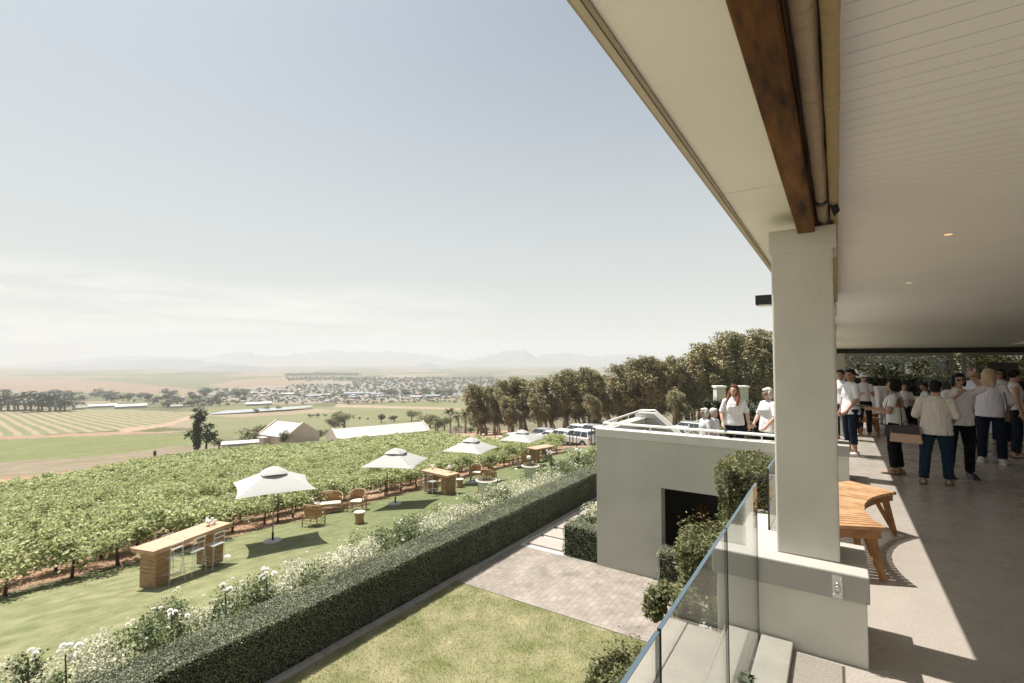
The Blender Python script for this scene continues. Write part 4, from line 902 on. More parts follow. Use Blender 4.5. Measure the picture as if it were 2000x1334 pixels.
def wicker_seat(px,py,yaw,wd,label,name='wicker_armchair',cat='armchair',group='wicker armchairs'):
    p=on_t(px,py)+np.array([0,0,.03]); t=thing(name,label,cat,p,R(yaw),group)
    # faces +Y; back curves round the rear and sides
    rx,ry=wd/2,.33
    MB().box(-rx+.05,rx-.05,-.26,.30,.34,.40).build('seat_frame',M_wick,t,bevel=.02)
    MB().box(-rx+.08,rx-.08,-.22,.29,.401,.47).build('cushion',M_cush,t,bevel=.025)
    bk=MB(); A=np.linspace(R(180-8),R(360+8),25); top=lambda a: .66+.20*max(0,math.sin(a-math.pi))**.6 if True else 0
    P=[(rx*math.copysign(abs(math.cos(a))**.7,math.cos(a)),.02+ry*math.sin(a),top(a)) for a in A]
    bk.tube([(-rx,.28,.62)]+P+[(rx,.28,.62)],.028,8); bk.tube([(q[0]*.97,q[1]*.97,q[2]-.12) for q in P],.012,6); bk.tube([(q[0]*.95,q[1]*.95,.42) for q in P],.015,6)
    for i,q in enumerate(P):
        bk.tube([(q[0]*.94,q[1]*.94,.36),(q[0],q[1],q[2])],.009,4)
        if i<len(P)-1:
            q2=P[i+1]; bk.tube([(q[0]*.94,q[1]*.94,.40),(q2[0],q2[1],q2[2]-.02)],.007,4); bk.tube([(q2[0]*.94,q2[1]*.94,.40),(q[0],q[1],q[2]-.02)],.007,4)
    sv=[];n_=len(P)
    for q in P: sv+=[(q[0]*.965,q[1]*.965,.44),(q[0]*.985,q[1]*.985,q[2]-.14)]
    bk.add(sv,[(2*i,2*i+2,2*i+3,2*i+1) for i in range(n_-1)])
    bk.build('backrest',M_wick,t)
    for sx in (-1,1):
        for sy in (-.24,.28): MB().tube([(sx*(rx-.02),sy,0),(sx*(rx-.02),sy,.62 if sy>0 else .5)],.022,6).build('leg',M_wick,t)
    sr=MB()
    for zz in (.14,.25): sr.tube([(-rx+.02,.28,zz),(rx-.02,.28,zz)],.011,5); sr.tube([(-rx+.02,-.24,zz),(rx-.02,-.24,zz)],.011,5); [sr.tube([(sx*(rx-.02),-.24,zz),(sx*(rx-.02),.28,zz)],.011,5) for sx in (-1,1)]
    sr.build('stretcher',M_wick,t)
    return t,p
g2='wicker sofas'
wicker_seat(612,1028,20,.68,'wicker armchair left of the wicker sofa, beside the shadow of the nearest parasol')
s1_,sp=wicker_seat(640,1003,-128,1.25,'wicker sofa with white throw between two wicker armchairs',name='wicker_sofa',cat='sofa',group=g2)
wicker_seat(698,998,-150,.68,'wicker armchair behind the drum stool, right of the wicker sofa')
wicker_seat(930,938,-150,.68,'wicker armchair right behind the pole of the third parasol')
s2_,sp2=wicker_seat(945,918,-125,1.2,'wicker sofa with patterned white cushion near the third parasol',name='wicker_sofa',cat='sofa',group=g2)
wicker_seat(957,948,20,.62,'dark wicker armchair seen from behind, above the near stone urn')
wicker_seat(949,966,25,.68,'light wicker armchair directly behind the near stone urn')
wicker_seat(1029,912,30,.66,'wicker armchair beside the far stone urn under the farthest parasol')
th=thing('throw','white throw draped over the left arm of the wicker sofa','blanket',(sp[0],sp[1],sp[2]),R(-128))
MB().loft([(.5,.0,.472,.17,.27),(.5,.02,.50,.17,.26),(.52,.02,.53,.1,.2)],12).build('cloth',M_cushw,th,smooth=True); MB().box(.575,.66,-.2,.2,.3,.71).build('draped_end',M_cushw,th,bevel=.03)
cu=thing('cushion','patterned white scatter cushion on the second wicker sofa','cushion',(sp2[0],sp2[1],sp2[2]),R(-125)); cmb=MB().ell((0,-.17,.64),(.24,.09,.2),12,8); cmb.build('cover',M_cushw,cu,smooth=True); MB().tube([(.22*math.cos(a),-.17,.64+.18*math.sin(a)) for a in np.linspace(0,2*math.pi,20)],.008,5,cap=False).build('piping',M_cush,cu)
def drum(px,py,label):
    p=on_t(px,py)+np.array([0,0,.03]); t=thing('drum_stool',label,'stool',p,0,'woven drum stools')
    MB().loft([(0,0,0,.19,.19),(0,0,.1,.17,.17),(0,0,.22,.155,.155),(0,0,.36,.185,.185),(0,0,.42,.21,.21)],20).build('drum',M_cush if False else M_wick,t,smooth=True)
    MB().loft([(0,0,.421,.215,.215),(0,0,.45,.215,.215),(0,0,.46,.2,.2)],20).build('top',M_cush,t,smooth=False)
drum(702,1024,'woven drum stool in front of the right wicker armchair'); drum(898,953,'woven drum stool left of the third parasol base'); drum(957,919,'small woven drum stool at the right end of the second sofa')
def urn(px,py,label,seed,tall=False):
    p=on_t(px,py); t=thing('stone_urn',label,'urn',p,0,'pale stone urns'); rg=np.random.default_rng(seed)
    MB().loft([(0,0,0,.26,.26),(0,0,.08,.26,.26),(0,0,.12,.20,.20),(0,0,.2,.22,.22),(0,0,.45,.36,.36),(0,0,.66,.39,.39),(0,0,.74,.42,.42),(0,0,.76,.50,.50),(0,0,.82,.51,.51),(0,0,.835,.46,.46)],28).build('bowl',M_urn,t,smooth=True).modifiers.new('e','EDGE_SPLIT')
    MB().loft([(0,0,.80,.44,.44),(0,0,.845,.44,.44)],20).build('soil',M_gsoil,t)
    leaf_obj('plant',blob_pts(rg,400,(0,0,.9),(.3,.3,.12),.3),.06,rg,M_shrub,t)
    if tall:
        f=MB().ell((-.1,0,1.25),(.13,.13,.11),10,7).build('flower',M_petal,t,smooth=True); MB().tube([(-.1,0,.85),(-.1,0,1.2)],.012,5).build('stem',M_bark,t)
urn(950,972,'near pale stone urn behind the rose border',1); urn(1036,938,'far pale stone urn with tall white bloom, farther from the camera',2,True)
def vase(c,h0,label,r=.06):
    z=float(terrain(*c))+.03+h0; t=thing('flower_vase',label,'vase',(c[0],c[1],z),0,'small flower arrangements')
    MB().loft([(0,0,0,.035,.035),(0,0,.05,.05,.05),(0,0,.11,.03,.03),(0,0,.13,.035,.035)],12).build('vase',M_clear,t,smooth=True)
    b=MB(); rg=np.random.default_rng(int(abs(c[0])*10))
    for i in range(9): b.ell((rg.normal(0,.06),rg.normal(0,.06),.2+rg.normal(0,.04)),(.05,.05,.045),7,5)
    b.build('bouquet',M_petal,t,smooth=True)
vase((-15.55,7.35),1.1,'white flower arrangement at the right end of the near bar table'); vase((-17.7,19.25),1.1,'small white flowers at the left end of the middle bar table'); vase((-16.5,19.2),1.1,'blush flower arrangement at the right end of the middle bar table')
# little white cloths dropped on the lawn
for i,(px,py) in enumerate(((444,1089),(885,934),(1008,917))):
    p=on_t(px,py)+np.array([0,0,.035]); tag(MB().loft([(0,0,0,.13,.09),(.01,0,.025,.10,.07),(.02,0,.04,.04,.03)],9).build('napkin',M_white,None),['white paper napkin lying on the lawn right of the near bar table','white napkin on the lawn beside the middle bar table','white napkin lying in the shade of the farthest parasol'][i],'napkin'); bpy.data.objects[-1] if False else None
    o=[q for q in COL.objects if q.name.startswith('napkin')][-1]; o.location=p
# ================================================================ CARS
M_cw=mat('car_paint_white',(.80,.80,.79),.25,spec=.6); M_cs=mat('car_paint_silver',(.45,.46,.47),.3,metal=.5); M_cb=mat('car_paint_dark',(.05,.055,.07),.3,metal=.3)
M_cg=mat('car_glass',(.03,.04,.05),.08,spec=.9); M_tyre=mat('tyre_rubber',(.02,.02,.02),.9); M_rim=mat('wheel_rim',(.45,.45,.45),.35,metal=.8); M_lamp=mat('lamp_clear',(.7,.7,.68),.2); M_red=mat('lamp_red',(.4,.02,.02),.3)
def make_car(name,kind,paint):
    t=thing(name,'x','car')
    L=4.45 if kind=='suv' else 4.2; H=1.66 if kind=='suv' else 1.42; b0=.30; belt=.98 if kind=='suv' else .88
    hw=.91
    # body: lofted side profile, x forward
    prof=[(-L/2+.02,.45),(-L/2,.75),(-L/2+.06,belt),(L/2-1.25,belt+.02),(L/2-.35,belt-.12),(L/2-.05,.72),(L/2,.5),(L/2-.1,b0),(-L/2+.12,b0)]
    mb=MB(); n_=len(prof); vs=[]
    for (yy,k) in ((-hw,.96),(-hw*.97,1.0),(hw*.97,1.0),(hw,.96)):
        for (x,z) in prof: vs.append((x*(k if abs(yy)==hw else 1),yy,b0+(z-b0)*(k if abs(yy)==hw else 1)))
    fs=[tuple(range(n_-1,-1,-1)),tuple(range(3*n_,4*n_))]
    for q in range(3):
        for i in range(n_): fs.append((q*n_+i,q*n_+(i+1)%n_,(q+1)*n_+(i+1)%n_,(q+1)*n_+i))
    mb.add(vs,fs); body=mb.build('body',paint,t,bevel=.04)
    xr=-L/2+(.10 if kind=='suv' else .55); xf=L/2-1.25; rf0=xr+(.28 if kind=='suv' else .35); rf1=xf-.75
    cab=MB(); v=[]
    for (x0,x1,z,w_) in ((xr,xf,belt,hw*.94),(rf0,rf1,H,hw*.70)): v+=[(x0,-w_,z),(x1,-w_,z),(x1,w_,z),(x0,w_,z)]
    cab.add(v,[(0,3,2,1),(4,5,6,7),(0,1,5,4),(1,2,6,5),(2,3,7,6),(3,0,4,7)]); cb=cab.build('cabin',paint,body,bevel=.05)
    def lerp(a,b_,u): return tuple(a[i]+(b_[i]-a[i])*u for i in range(3))
    def win(c0,c1,c2,c3,nm,off):  # quad on cabin side, slightly proud
        q=MB(); a=[lerp(c0,c3,.14),lerp(c1,c2,.14),lerp(c1,c2,.84),lerp(c0,c3,.84)]; vs=[tuple(p_[i]+off[i] for i in range(3)) for p_ in a]+[tuple(p_[i]+off[i]*.2 for i in range(3)) for p_ in a]
        q.add(vs,[(0,1,2,3),(7,6,5,4),(0,4,5,1),(1,5,6,2),(2,6,7,3),(3,7,4,0)]); q.build(nm,M_cg,t)
    for sg in (-1,1):
        w0,w1=hw*.94*sg,hw*.70*sg
        bx=lambda u: (xr+.12+(xf-xr-.3)*u,w0,belt); tp=lambda u: (rf0+.04+(rf1-rf0-.08)*u,w1,H)
        for (u0,u1) in ((0,.30),(.33,.66),(.69,1.0)): win(bx(u0),bx(u1),tp(u1),tp(u0),'window',(0,.012*sg,.004))
    win((xf-.03,-hw*.86,belt),(xf-.03,hw*.86,belt),(rf1,hw*.62,H),(rf1,-hw*.62,H),'windscreen',(.014,0,.01))
    win((xr+.03,-hw*.86,belt),(xr+.03,hw*.86,belt),(rf0,hw*.62,H),(rf0,-hw*.62,H),'rear_window',(-.014,0,.01))
    for x in (-L/2+.78,L/2-.85):
        for sg in (-1,1):
            wh=MB(); wh.tube([(x,sg*(hw-.2),.34),(x,sg*(hw+.012),.34)],.34,20); w_=wh.build('wheel',M_tyre,t)
            ar=MB(); ar.tube([(x,sg*(hw-.02),.34),(x,sg*(hw+.018),.34)],.215,16); ar.build('rim',M_rim,w_)
            arch=MB(); arch.tube([(x,sg*(hw-.1),.36),(x,sg*(hw+.004),.36)],.395,18); arch.build('wheel_arch',M_black,body)
    for sg in (-1,1):
        MB().box(L/2-.36,L/2-.02,sg*.62-.17,sg*.62+.17,.66,.80).build('headlight',M_lamp,t,bevel=.03)
        MB().box(-L/2-.012,-L/2+.1,sg*.72-.1,sg*.72+.1,.72,.98).build('tail_light',M_red,t,bevel=.02)
        MB().box(xf-.30,xf-.12,sg*(hw+.1)-.07,sg*(hw+.1)+.07,belt+.02,belt+.15).build('mirror',paint,t,bevel=.03)
    MB().box(L/2-.06,L/2+.012,-.42,.42,.60,.74).build('grille',M_black,t); MB().box(L/2-.08,L/2+.014,-.75,.75,.34,.44).build('bumper',M_black,t,bevel=.02)
    MB().box(-L/2+.2,L/2-.2,-hw-.006,-hw+.05,b0-.04,b0+.1).build('sill',M_black,t); MB().box(-L/2+.2,L/2-.2,hw-.05,hw+.006,b0-.04,b0+.1).build('sill',M_black,t)
    return t
proto={'suv':make_car('parked_car','suv',M_cw),'sedan':make_car('parked_car','sedan',M_cw),'silver':make_car('parked_car','suv',M_cs),'dark':make_car('parked_car','sedan',M_cb)}
used=set()
def put_car(kind,px,py,yaw,label,dist=None):
    if dist: 
        d=ray(px,704); x,y=(d*(dist/(d@fw)))[:2]; p=np.array([x,y,float(terrain(x,y))])
    else: p=on_t(px,py)
    g='cars parked on the dirt car park'
    if kind in used: return dup(proto[kind],p,yaw,label,g)
    used.add(kind); t=proto[kind]; t.location=[float(c) for c in p]; t.rotation_euler=(0,0,yaw); t['label']=label; t['group']=g; return t
a,b_=on_t(1104,869),on_t(1148,868.5); yw=math.atan2(a[1]-b_[1],a[0]-b_[0]); print('suv wheelbase',np.linalg.norm(a-b_))
c_=(a+b_)/2; pxc,_,wc_=project(c_)
put_car('suv',1125,869,yw,'white off road car parked nearest, just beyond the far end of the lawn')
for i,(k_,px,dd,lab) in enumerate((('suv',1093,wc_+3.5,'white off road car second in the row, behind the nearest one'),('sedan',1072,wc_+7.5,'white saloon third in the parked row, left of the nearest off road cars'),('silver',1055,wc_+12,'silver car at the left end of the parked row, behind the farthest parasol'),
    ('dark',1108,wc_+11,'dark car roof just visible behind the second white car'),('suv',1122,wc_+16,'white roofed car behind the nearest off road car'),('silver',1150,wc_+12,'silver car behind the tail of the nearest off road car'),('sedan',1140,wc_+21,'white car deeper in the car park, below the gum trunks'),('silver',1160,wc_+29,'farthest silver car under the gum trees'),
    ('suv',1168,wc_+3.0,'white car partly cut off by the corner of the grey wall'),('sedan',1315,47,'white car roof seen beyond the sloping handrail'),('silver',1338,50,'silver car roof at the right of the white roof beyond the handrail'),('sedan',1462,38,'pale car seen between the two women at the rail'))):
    put_car(k_,px,0,yw+.06*math.sin(i*3),lab,dist=dd)
put_car('sedan',1000,868,yw-.35,'white saloon low on the driveway under the edge of the farthest parasol')
# ---- posts, pole, gate pillars
for i,(px,py,h) in enumerate(((1119,872,1.6),(1155,870,1.8),(1162,871,1.6),(1113,873,1.5),(967,868,1.3),(940,864,1.2),(889,862,1.2),(868,862,1.1),(1070,872,1.3))):
    p=on_t(px,py); t=thing('fence_post','rusty thin fence post between the vines and the car park','post',p,0,'fence posts by the car park'); MB().tube([(0,0,-.1),(0,0,h)],.05,6).build('post',M_bark,t); MB().tube([(0,0,h),(0,0,h+.04)],[.055,.02],6).build('post_top',M_bark,t)
p=on_t(1138,840); ww_=(p-CAM)@fw; t=thing('light_pole','slim pale light pole standing among the parked cars','pole',p); h=42*ww_/F_PX; MB().tube([(0,0,0),(0,0,h)],[.09,.05],8).build('pole',M_pole,t); MB().box(-.3,.3,-.1,.1,h,h+.1).build('lamp_head',M_pole,t)
for i,px in enumerate((1404,1448)):
    d=ray(px,704); x,y=(d*(26.5/(d@fw)))[:2]; z=float(terrain(x,y)); top=CAMZ+(704-757)/F_PX*26.5
    t=thing('gate_pillar',['pale plastered gate pillar with cap left of the red haired woman','pale plastered gate pillar with cap right of the red haired woman'][i],'pillar',(x,y,z),YAW); MB().box(-.24,.24,-.24,.24,0,top-z).build('shaft',M_wallcap,t,bevel=.01); MB().box(-.29,.29,-.29,.29,top-z,top-z+.1).build('cap',M_white,t,bevel=.01)
d=ray(1426,704); x,y=(d*(26.6/(d@fw)))[:2]; z=float(terrain(x,y)); t=thing('garden_wall','low pale wall joining the two gate pillars','wall',(x,y,z),YAW); MB().box(-.36,.36,-.1,.1,0,2.0).build('wall',M_wallcap,t); MB().box(-.36,.36,-.13,.13,2.0,2.08).build('cap',M_white,t)
# white gate fence by palms
for i,(px,py) in enumerate(((884,846),(893,846),(902,846),(917,845),(955,842))):
    p=on_t(px,py); t=thing('picket_fence','short white picket fence panel at the end of the driveway','fence',p,R(35),'white fence panels by the palms'); m_=MB()
    for k in range(7): m_.box(-1+.3*k,-.88+.3*k,-.03,.03,0,1.3)
    m_.build('pickets',M_white,t); MB().box(-1,.95,.031,.06,.9,1.0).build('rail',M_white,t)
# ================================================================ FARM BUILDINGS
M_roofw=mat('white_sheet_roof',(.46,.45,.43),.5,var=.03,scale=.5,stretch=(6,.5,1)); M_barn=mat('barn_plaster',(.60,.48,.41),.85,var=.08,scale=.6,bump=.2); M_shedw=mat('shed_wall',(.42,.39,.36),.85,var=.06,scale=.8)
def barn(name,label,c,yaw,L,W,hw_,hr,wallm=M_barn,roofm=M_roofw,openings=(),parapet=True):
    t=thing(name,label,'barn' if W>5 else 'shed',c,yaw)
    MB().prism([(-W/2,-1),(W/2,-1),(W/2,hw_),(0,hr-.12),(-W/2,hw_)],-L/2,L/2,axis='x',M=None).build('wall',wallm,t)
    for sg in (-1,1):
        rf=MB(); y0,z0,y1,z1=sg*(W/2+.3),hw_-.25*(hr-hw_)/(W/2),0,hr
        rf.prism([(y0,z0+.02),(y1,z1-.02),(y1,z1+.10),(y0,z0+.14)],-L/2-(.0 if parapet else .3),L/2+(.0 if parapet else .3),axis='x'); rf.build('roof',roofm,t)
    if parapet:
        for sx in (-1,1): MB().prism([(-W/2-.2,-1),(W/2+.2,-1),(W/2+.2,hw_+.3),(0,hr+.45),(-W/2-.2,hw_+.3)],sx*L/2-(.0 if sx>0 else .35),sx*L/2+(.35 if sx>0 else 0),axis='x').build('gable',wallm,t)
    for (x,z,w_,h_,sg) in openings: MB().box(x-w_/2,x+w_/2,sg*(W/2)-.03,sg*(W/2)+.03,z,z+h_).build('window',M_dark,t)
    return t
pg=on_t(590,868); vdir=np.array([pg[0],pg[1]])/np.hypot(pg[0],pg[1]); rdir=np.array([-vdir[1],vdir[0]])*-1
yb=math.atan2(*( (-.82*vdir+.57*rdir)[::-1])); 
cb_=pg[:2]-(np.array([math.cos(yb),math.sin(yb)])*5.2); zb=pg[2]+.2
barn('barn','pale gabled barn with white roof and pinkish plaster gable','',0,1,1,1,1) if False else None
barn('barn','gabled barn with white sheet roof and dusty pink gable wall, beside the small shed',(cb_[0],cb_[1],zb),yb,10.5,8.6,2.0,4.7)
t=[o for o in COL.objects if o.get('category')=='barn'][-1]
MB().box(-3.6,-1.2,-5.9,-4.32,-1,1.5).build('lean_to',M_barn,t); MB().box(-3.8,-1.0,-6.1,-4.3,1.5,1.62).build('lean_to_roof',M_roofw,t)
a=on_t(660,864); d=ray(838,704); q_=d*(127/(d@fw)); b_=np.array([q_[0],q_[1],a[2]-.2]); yb=math.atan2(b_[1]-a[1],b_[0]-a[0]); L=float(np.linalg.norm((b_-a)[:2])); ctr=(a+b_)/2; nrm=np.array([-math.sin(yb),math.cos(yb)]); nrm*= np.sign(nrm@ctr[:2])
zz=a[2]-1.2; print('barn L',L,a,b_)
W=7.5; cc=ctr[:2]+nrm*W/2
barn('barn','long low barn with bright white roof behind the line of young trees',(cc[0],cc[1],zz),yb,L,W,1.9,3.7)
ps=on_t(469,881); barn('shed','small flat roofed grey shed near the tall narrow tree',(ps[0],ps[1],ps[2]-.1),R(33.5+28),6.4,3.6,1.9,2.25,wallm=M_shedw,openings=((-1.5,0,.7,.9,-1),(1.2,0,.9,.8,-1)),parapet=False)
for i,(px,py,Lp,lab) in enumerate(((200,796,44,'white roofed farm shed, left of the pair in the valley tree belt'),(256,797,50,'white roofed farm shed, right of the pair in the valley tree belt'),(505,792,46,'long grey packing shed by the road below the town'),(345,797,20,'small white shed at the right end of the valley tree belt'),(155,800,20,'small pale shed hidden among trees left of the white farm sheds'),(350,780,18,'small pale farm building high in the tree belt'))):
    p=on_t(px,py); ww_=(p-CAM)@fw; Lm=Lp*ww_/F_PX; t=thing('farm_shed',lab,'shed',p,R(33.5-math.degrees(math.atan((px-1000)/960)))+(.05*i),'distant farm sheds')
    h=.09*Lm if Lp>30 else .2*Lm; MB().box(-Lm/2,Lm/2,-Lm*.14,Lm*.14,-1,h).build('wall',M_shedw,t); MB().prism([(-Lm*.16,h),(Lm*.16,h),(0,h*1.75)],-Lm/2,Lm/2,axis='x').build('roof',M_roofw,t)
# town
hm=[mat('house_wall_%s'%n_,c,.9) for n_,c in (('cream',(.42,.36,.30)),('white',(.55,.52,.48)),('tan',(.34,.26,.20)))]; rm=[mat('house_roof_%s'%n_,c,.8) for n_,c in (('terracotta',(.36,.22,.17)),('grey',(.30,.32,.34)),('pale',(.42,.39,.35)),('blue',(.27,.30,.33)))]
HP=[]
for i in range(6):
    a_=MB().prism([(-4,-1),(4,-1),(4,2.8),(0,2.9),(-4,2.8)],-5,5,axis='x').build('wall',hm[i%3]); b2=MB().prism([(-4.5,2.7),(4.5,2.7),(0,5.2)],-5.3,5.3,axis='x').build('roof',rm[i%4]); HP.append((a_.data,b2.data)); bpy.data.objects.remove(a_); bpy.data.objects.remove(b2)
rg=np.random.default_rng(31); nh=0
while nh<125:
    px=rg.uniform(430,960); py=rg.uniform(745,787)
    if py<748+max(0,(700-px))*.06 or (px<540 and py<768) or (px>700 and py>779): continue
    p=on_t(px,py); big=rg.random()<.10
    t=thing('town_house','small pale roofed house in the distant town','house',p,rg.uniform(0,3.1),'houses of the distant town'); k=rg.uniform(.36,.62)*(1.9 if big else 1); t.scale=(k*(1.6 if big else 1),k,k*(.5 if big else .9)); w0,r0=HP[int(rg.integers(6))]; link('wall',w0,None,t); link('roof',r0,None,t); nh+=1
for i,(px,py,Lp,lab) in enumerate(((562,772,24,'large white warehouse at the left of the town'),(490,770,24,'long pale warehouse left of the large white one'),(612,776,26,'grey blue warehouse beside the large white one'),(690,772,34,'long blue grey shed in the middle of the town'),(735,772,22,'blue roofed shed right of the long blue grey one'),(845,776,26,'dark roofed shed at the right edge of the town'),(812,777,22,'low white warehouse below the right side of the town'))):
    p=on_t(px,py); ww_=(p-CAM)@fw; Lm=Lp*ww_/F_PX; t=thing('warehouse',lab,'warehouse',p,R(33.5-math.degrees(math.atan((px-1000)/960)))); h=.13*Lm; MB().box(-Lm/2,Lm/2,-Lm*.2,Lm*.2,-1,h).build('wall',hm[(1,0,2)[i%3]],t); MB().prism([(-Lm*.21,h),(Lm*.21,h),(0,h*1.6)],-Lm/2-.3,Lm/2+.3,axis='x').build('roof',[M_roofw,rm[2],rm[1],rm[3],rm[3],rm[1],M_roofw][i],t)
# town trees: nobody could count them
P=[];rg=np.random.default_rng(8)
for i in range(2600):
    px=rg.uniform(420,965); py=739+rg.random()**1.5*48
    if (px<560 and py<760) or (px<690 and 744<py<752): continue
    P.append((px,py))
Vs=[];Fs=[];off=0
for (px,py) in P:
    p=on_t(px,py); ww_=(p-CAM)@fw; r_=rg.uniform(1.3,2.7)*ww_/F_PX; V,F=leaves(blob_pts(rg,18,(p[0],p[1],p[2]+r_*.7),(r_*1.3,r_*1.3,r_*.8),.3),r_*1.0,rg,aspect=1.2); Vs.append(V);Fs.append(F+off); off+=len(V)
tag(link('town_trees',np_mesh('town_trees',np.concatenate(Vs),np.concatenate(Fs)),M_dtree),'scattered dark trees filling the distant town','trees',kind='stuff')
# ================================================================ BENCHES ON THE TERRACE
def bench(name_label,center,a0,a1,ri,ro,rot=0,nsl=26):
    t=thing('curved_bench',name_label,'bench',(center[0]+ (ri+ro)/2*math.cos((a0+a1)/2),center[1]+(ri+ro)/2*math.sin((a0+a1)/2),0))
    ox,oy=t.location[0],t.location[1]; C0=Vector((center[0]-ox,center[1]-oy,0)); rg=np.random.default_rng(3)
    st=MB(); da=(a1-a0)/nsl
    for i in range(nsl):
        u0,u1=a0+da*i+.0042,a0+da*(i+1)-.0042; z0=.415; z1=.447+rg.uniform(-.0015,.0015); e=rg.uniform(-.003,.003)
        pl=[C0+Vector((r_*math.cos(u),r_*math.sin(u),0)) for (r_,u) in ((ri+e,u0),(ro+e,u0),(ro+e,u1),(ri+e,u1))]
        st.prism([(p[0],p[1]) for p in pl],z0,z1,axis='z')
    st.build('seat',M_teak,t,bevel=.003)
    def arc(rr,z0,z1,th,nm):
        m=MB(); A=np.linspace(a0+.012,a1-.012,24); v=[];f=[]
        for u in A:
            for (r_,z) in ((rr,z0),(rr+th,z0),(rr+th,z1),(rr,z1)): p=C0+Vector((r_*math.cos(u),r_*math.sin(u),z)); v.append(p)
        for i in range(23):
            for k in range(4): f.append((4*i+k,4*i+(k+1)%4,4*i+4+(k+1)%4,4*i+4+k))
        f+=[(3,2,1,0),(92,93,94,95)]; m.add(v,f); m.build(nm,M_teakd,t)
    arc(ri+.03,.345,.414,.03,'apron'); arc(ro-.06,.345,.414,.03,'apron')
    for u in (a0+.02,a1-.02-.0,):
        m=MB(); q=.016; 
        pl=[C0+Vector((r_*math.cos(v_),r_*math.sin(v_),0)) for (r_,v_) in ((ri+.062,u-q),(ro-.062,u-q),(ro-.062,u+q),(ri+.062,u+q))]
        m.prism([(p[0],p[1]) for p in pl],.345,.414,axis='z'); m.build('end_rail',M_teakd,t)
    def leg(u,rr,out,along):
        # two boards meeting at one foot, splayed
        f_=C0+Vector(((rr+out)*math.cos(u+along),(rr+out)*math.sin(u+along),0))
        for du in (-.012,.10):
            sgn=1 if along<0 else -1
            tp=C0+Vector((rr*math.cos(u+du*sgn),rr*math.sin(u+du*sgn),.40)); d_=(tp-f_).normalized(); side=d_.cross(Vector((0,0,1))).normalized()
            m=MB(); m.tube([f_+Vector((0,0,.0)),tp],[.026,.036],4,flat=.8); m.build('leg',M_teakd,t)
    for (u,al) in ((a0+.05,-.045),(a1-.05,.045)):
        leg(u,ri+.10,-.07,al); leg(u,ro-.10,.06,al)
    um=(a0+a1)/2; leg(um,ro-.1,.05,-.01); leg(um,ri+.1,-.03,.01)
    return t
bench('curved slatted teak bench standing against the near column plinth, half in the sun',(1.62,5.81),R(141.4),R(204.2),1.43,1.95)
bench('second slatted wooden bench farther along the terrace beside the woman in the white cap',(2.2,15.6),R(148),R(206),1.5,2.0)
tl=MB(); 
for (x0,x1,y0,y1) in ((-.26,.60,2.2,3.0),(-.26,.60,1.3,2.19),): tl.box(x0,x1,y0,y1,-.001,.0035)
struct(tl.build('paving_slab',M_slab if False else M_concrete)) if False else None
# ================================================================ PEOPLE
def cloth(name,c,fold=.5,col2=None): 
    m=mat(name,c,.9,var=.06,scale=6,bump=1.0,bscale=7,stretch=(2.4,2.4,.8),bdist=.05*fold+.01); return m
C_white=cloth('cotton_white',(.66,.65,.66)); C_cream=cloth('blouse_cream',(.60,.56,.50),.9); C_lilac=cloth('shirt_lilac_white',(.60,.58,.64)); C_grey=cloth('shirt_pale_blue',(.55,.58,.64))
C_navy=cloth('trouser_navy',(.010,.015,.026)); C_black=cloth('trouser_black',(.010,.010,.012)); C_denim=cloth('denim_blue',(.014,.030,.052))
for m_ in (C_white,C_cream,C_lilac,C_grey,C_navy,C_black,C_denim): m_.node_tree.nodes['Principled BSDF'].inputs['Specular IOR Level'].default_value=.08
S_fair=mat('skin_fair',(.52,.32,.24),.55,var=.05,scale=10); S_tan=mat('skin_tan',(.34,.185,.12),.55,var=.05,scale=10); S_mid=mat('skin_mid',(.42,.245,.17),.55,var=.05,scale=10)
H_dark=mat('hair_dark',(.012,.009,.008),.5,var=.3,scale=30,stretch=(4,4,.6),bump=.6); H_black=mat('hair_black',(.008,.008,.009),.45,bump=.5,bscale=40); H_blonde=mat('hair_blonde',(.46,.36,.23),.5,var=.2,scale=18,stretch=(4,4,.5),bump=.8); H_grey=mat('hair_grey',(.16,.15,.14),.6,var=.2,scale=30,bump=.5); H_red=mat('hair_auburn',(.20,.075,.035),.5,var=.3,scale=18,stretch=(4,4,.5),bump=.8); H_silver=mat('hair_silver',(.60,.56,.50),.5,var=.15,scale=18,bump=.6)
for m_ in (H_dark,H_black,H_blonde,H_grey,H_red,H_silver): m_.node_tree.nodes['Principled BSDF'].inputs['Specular IOR Level'].default_value=.15
M_lip=mat('lips',(.30,.07,.06),.5); M_eye=mat('eye_dark',(.02,.015,.012),.2); M_lens=mat('sunglass_lens',(.006,.006,.007),.12,spec=.9); M_sand=mat('sandal_leather',(.08,.05,.035),.6); M_shoew=mat('shoe_white',(.55,.53,.50),.7); M_bagb=mat('bag_black',(.010,.010,.011),.4); M_bagt=mat('bag_tan',(.42,.29,.19),.6); M_strap=M_bagb
def remesh(o,vox,sm=2):
    m=o.modifiers.new('r','REMESH'); m.mode='VOXEL'; m.voxel_size=vox; m.use_smooth_shade=True
    if sm: k=o.modifiers.new('k','SMOOTH'); k.iterations=sm; k.factor=.5
    dg=bpy.context.evaluated_depsgraph_get(); me=bpy.data.meshes.new_from_object(o.evaluated_get(dg)); 
    for md in list(o.modifiers): o.modifiers.remove(md)
    old=o.data; o.data=me; me.polygons.foreach_set('use_smooth',[True]*len(me.polygons)); return o
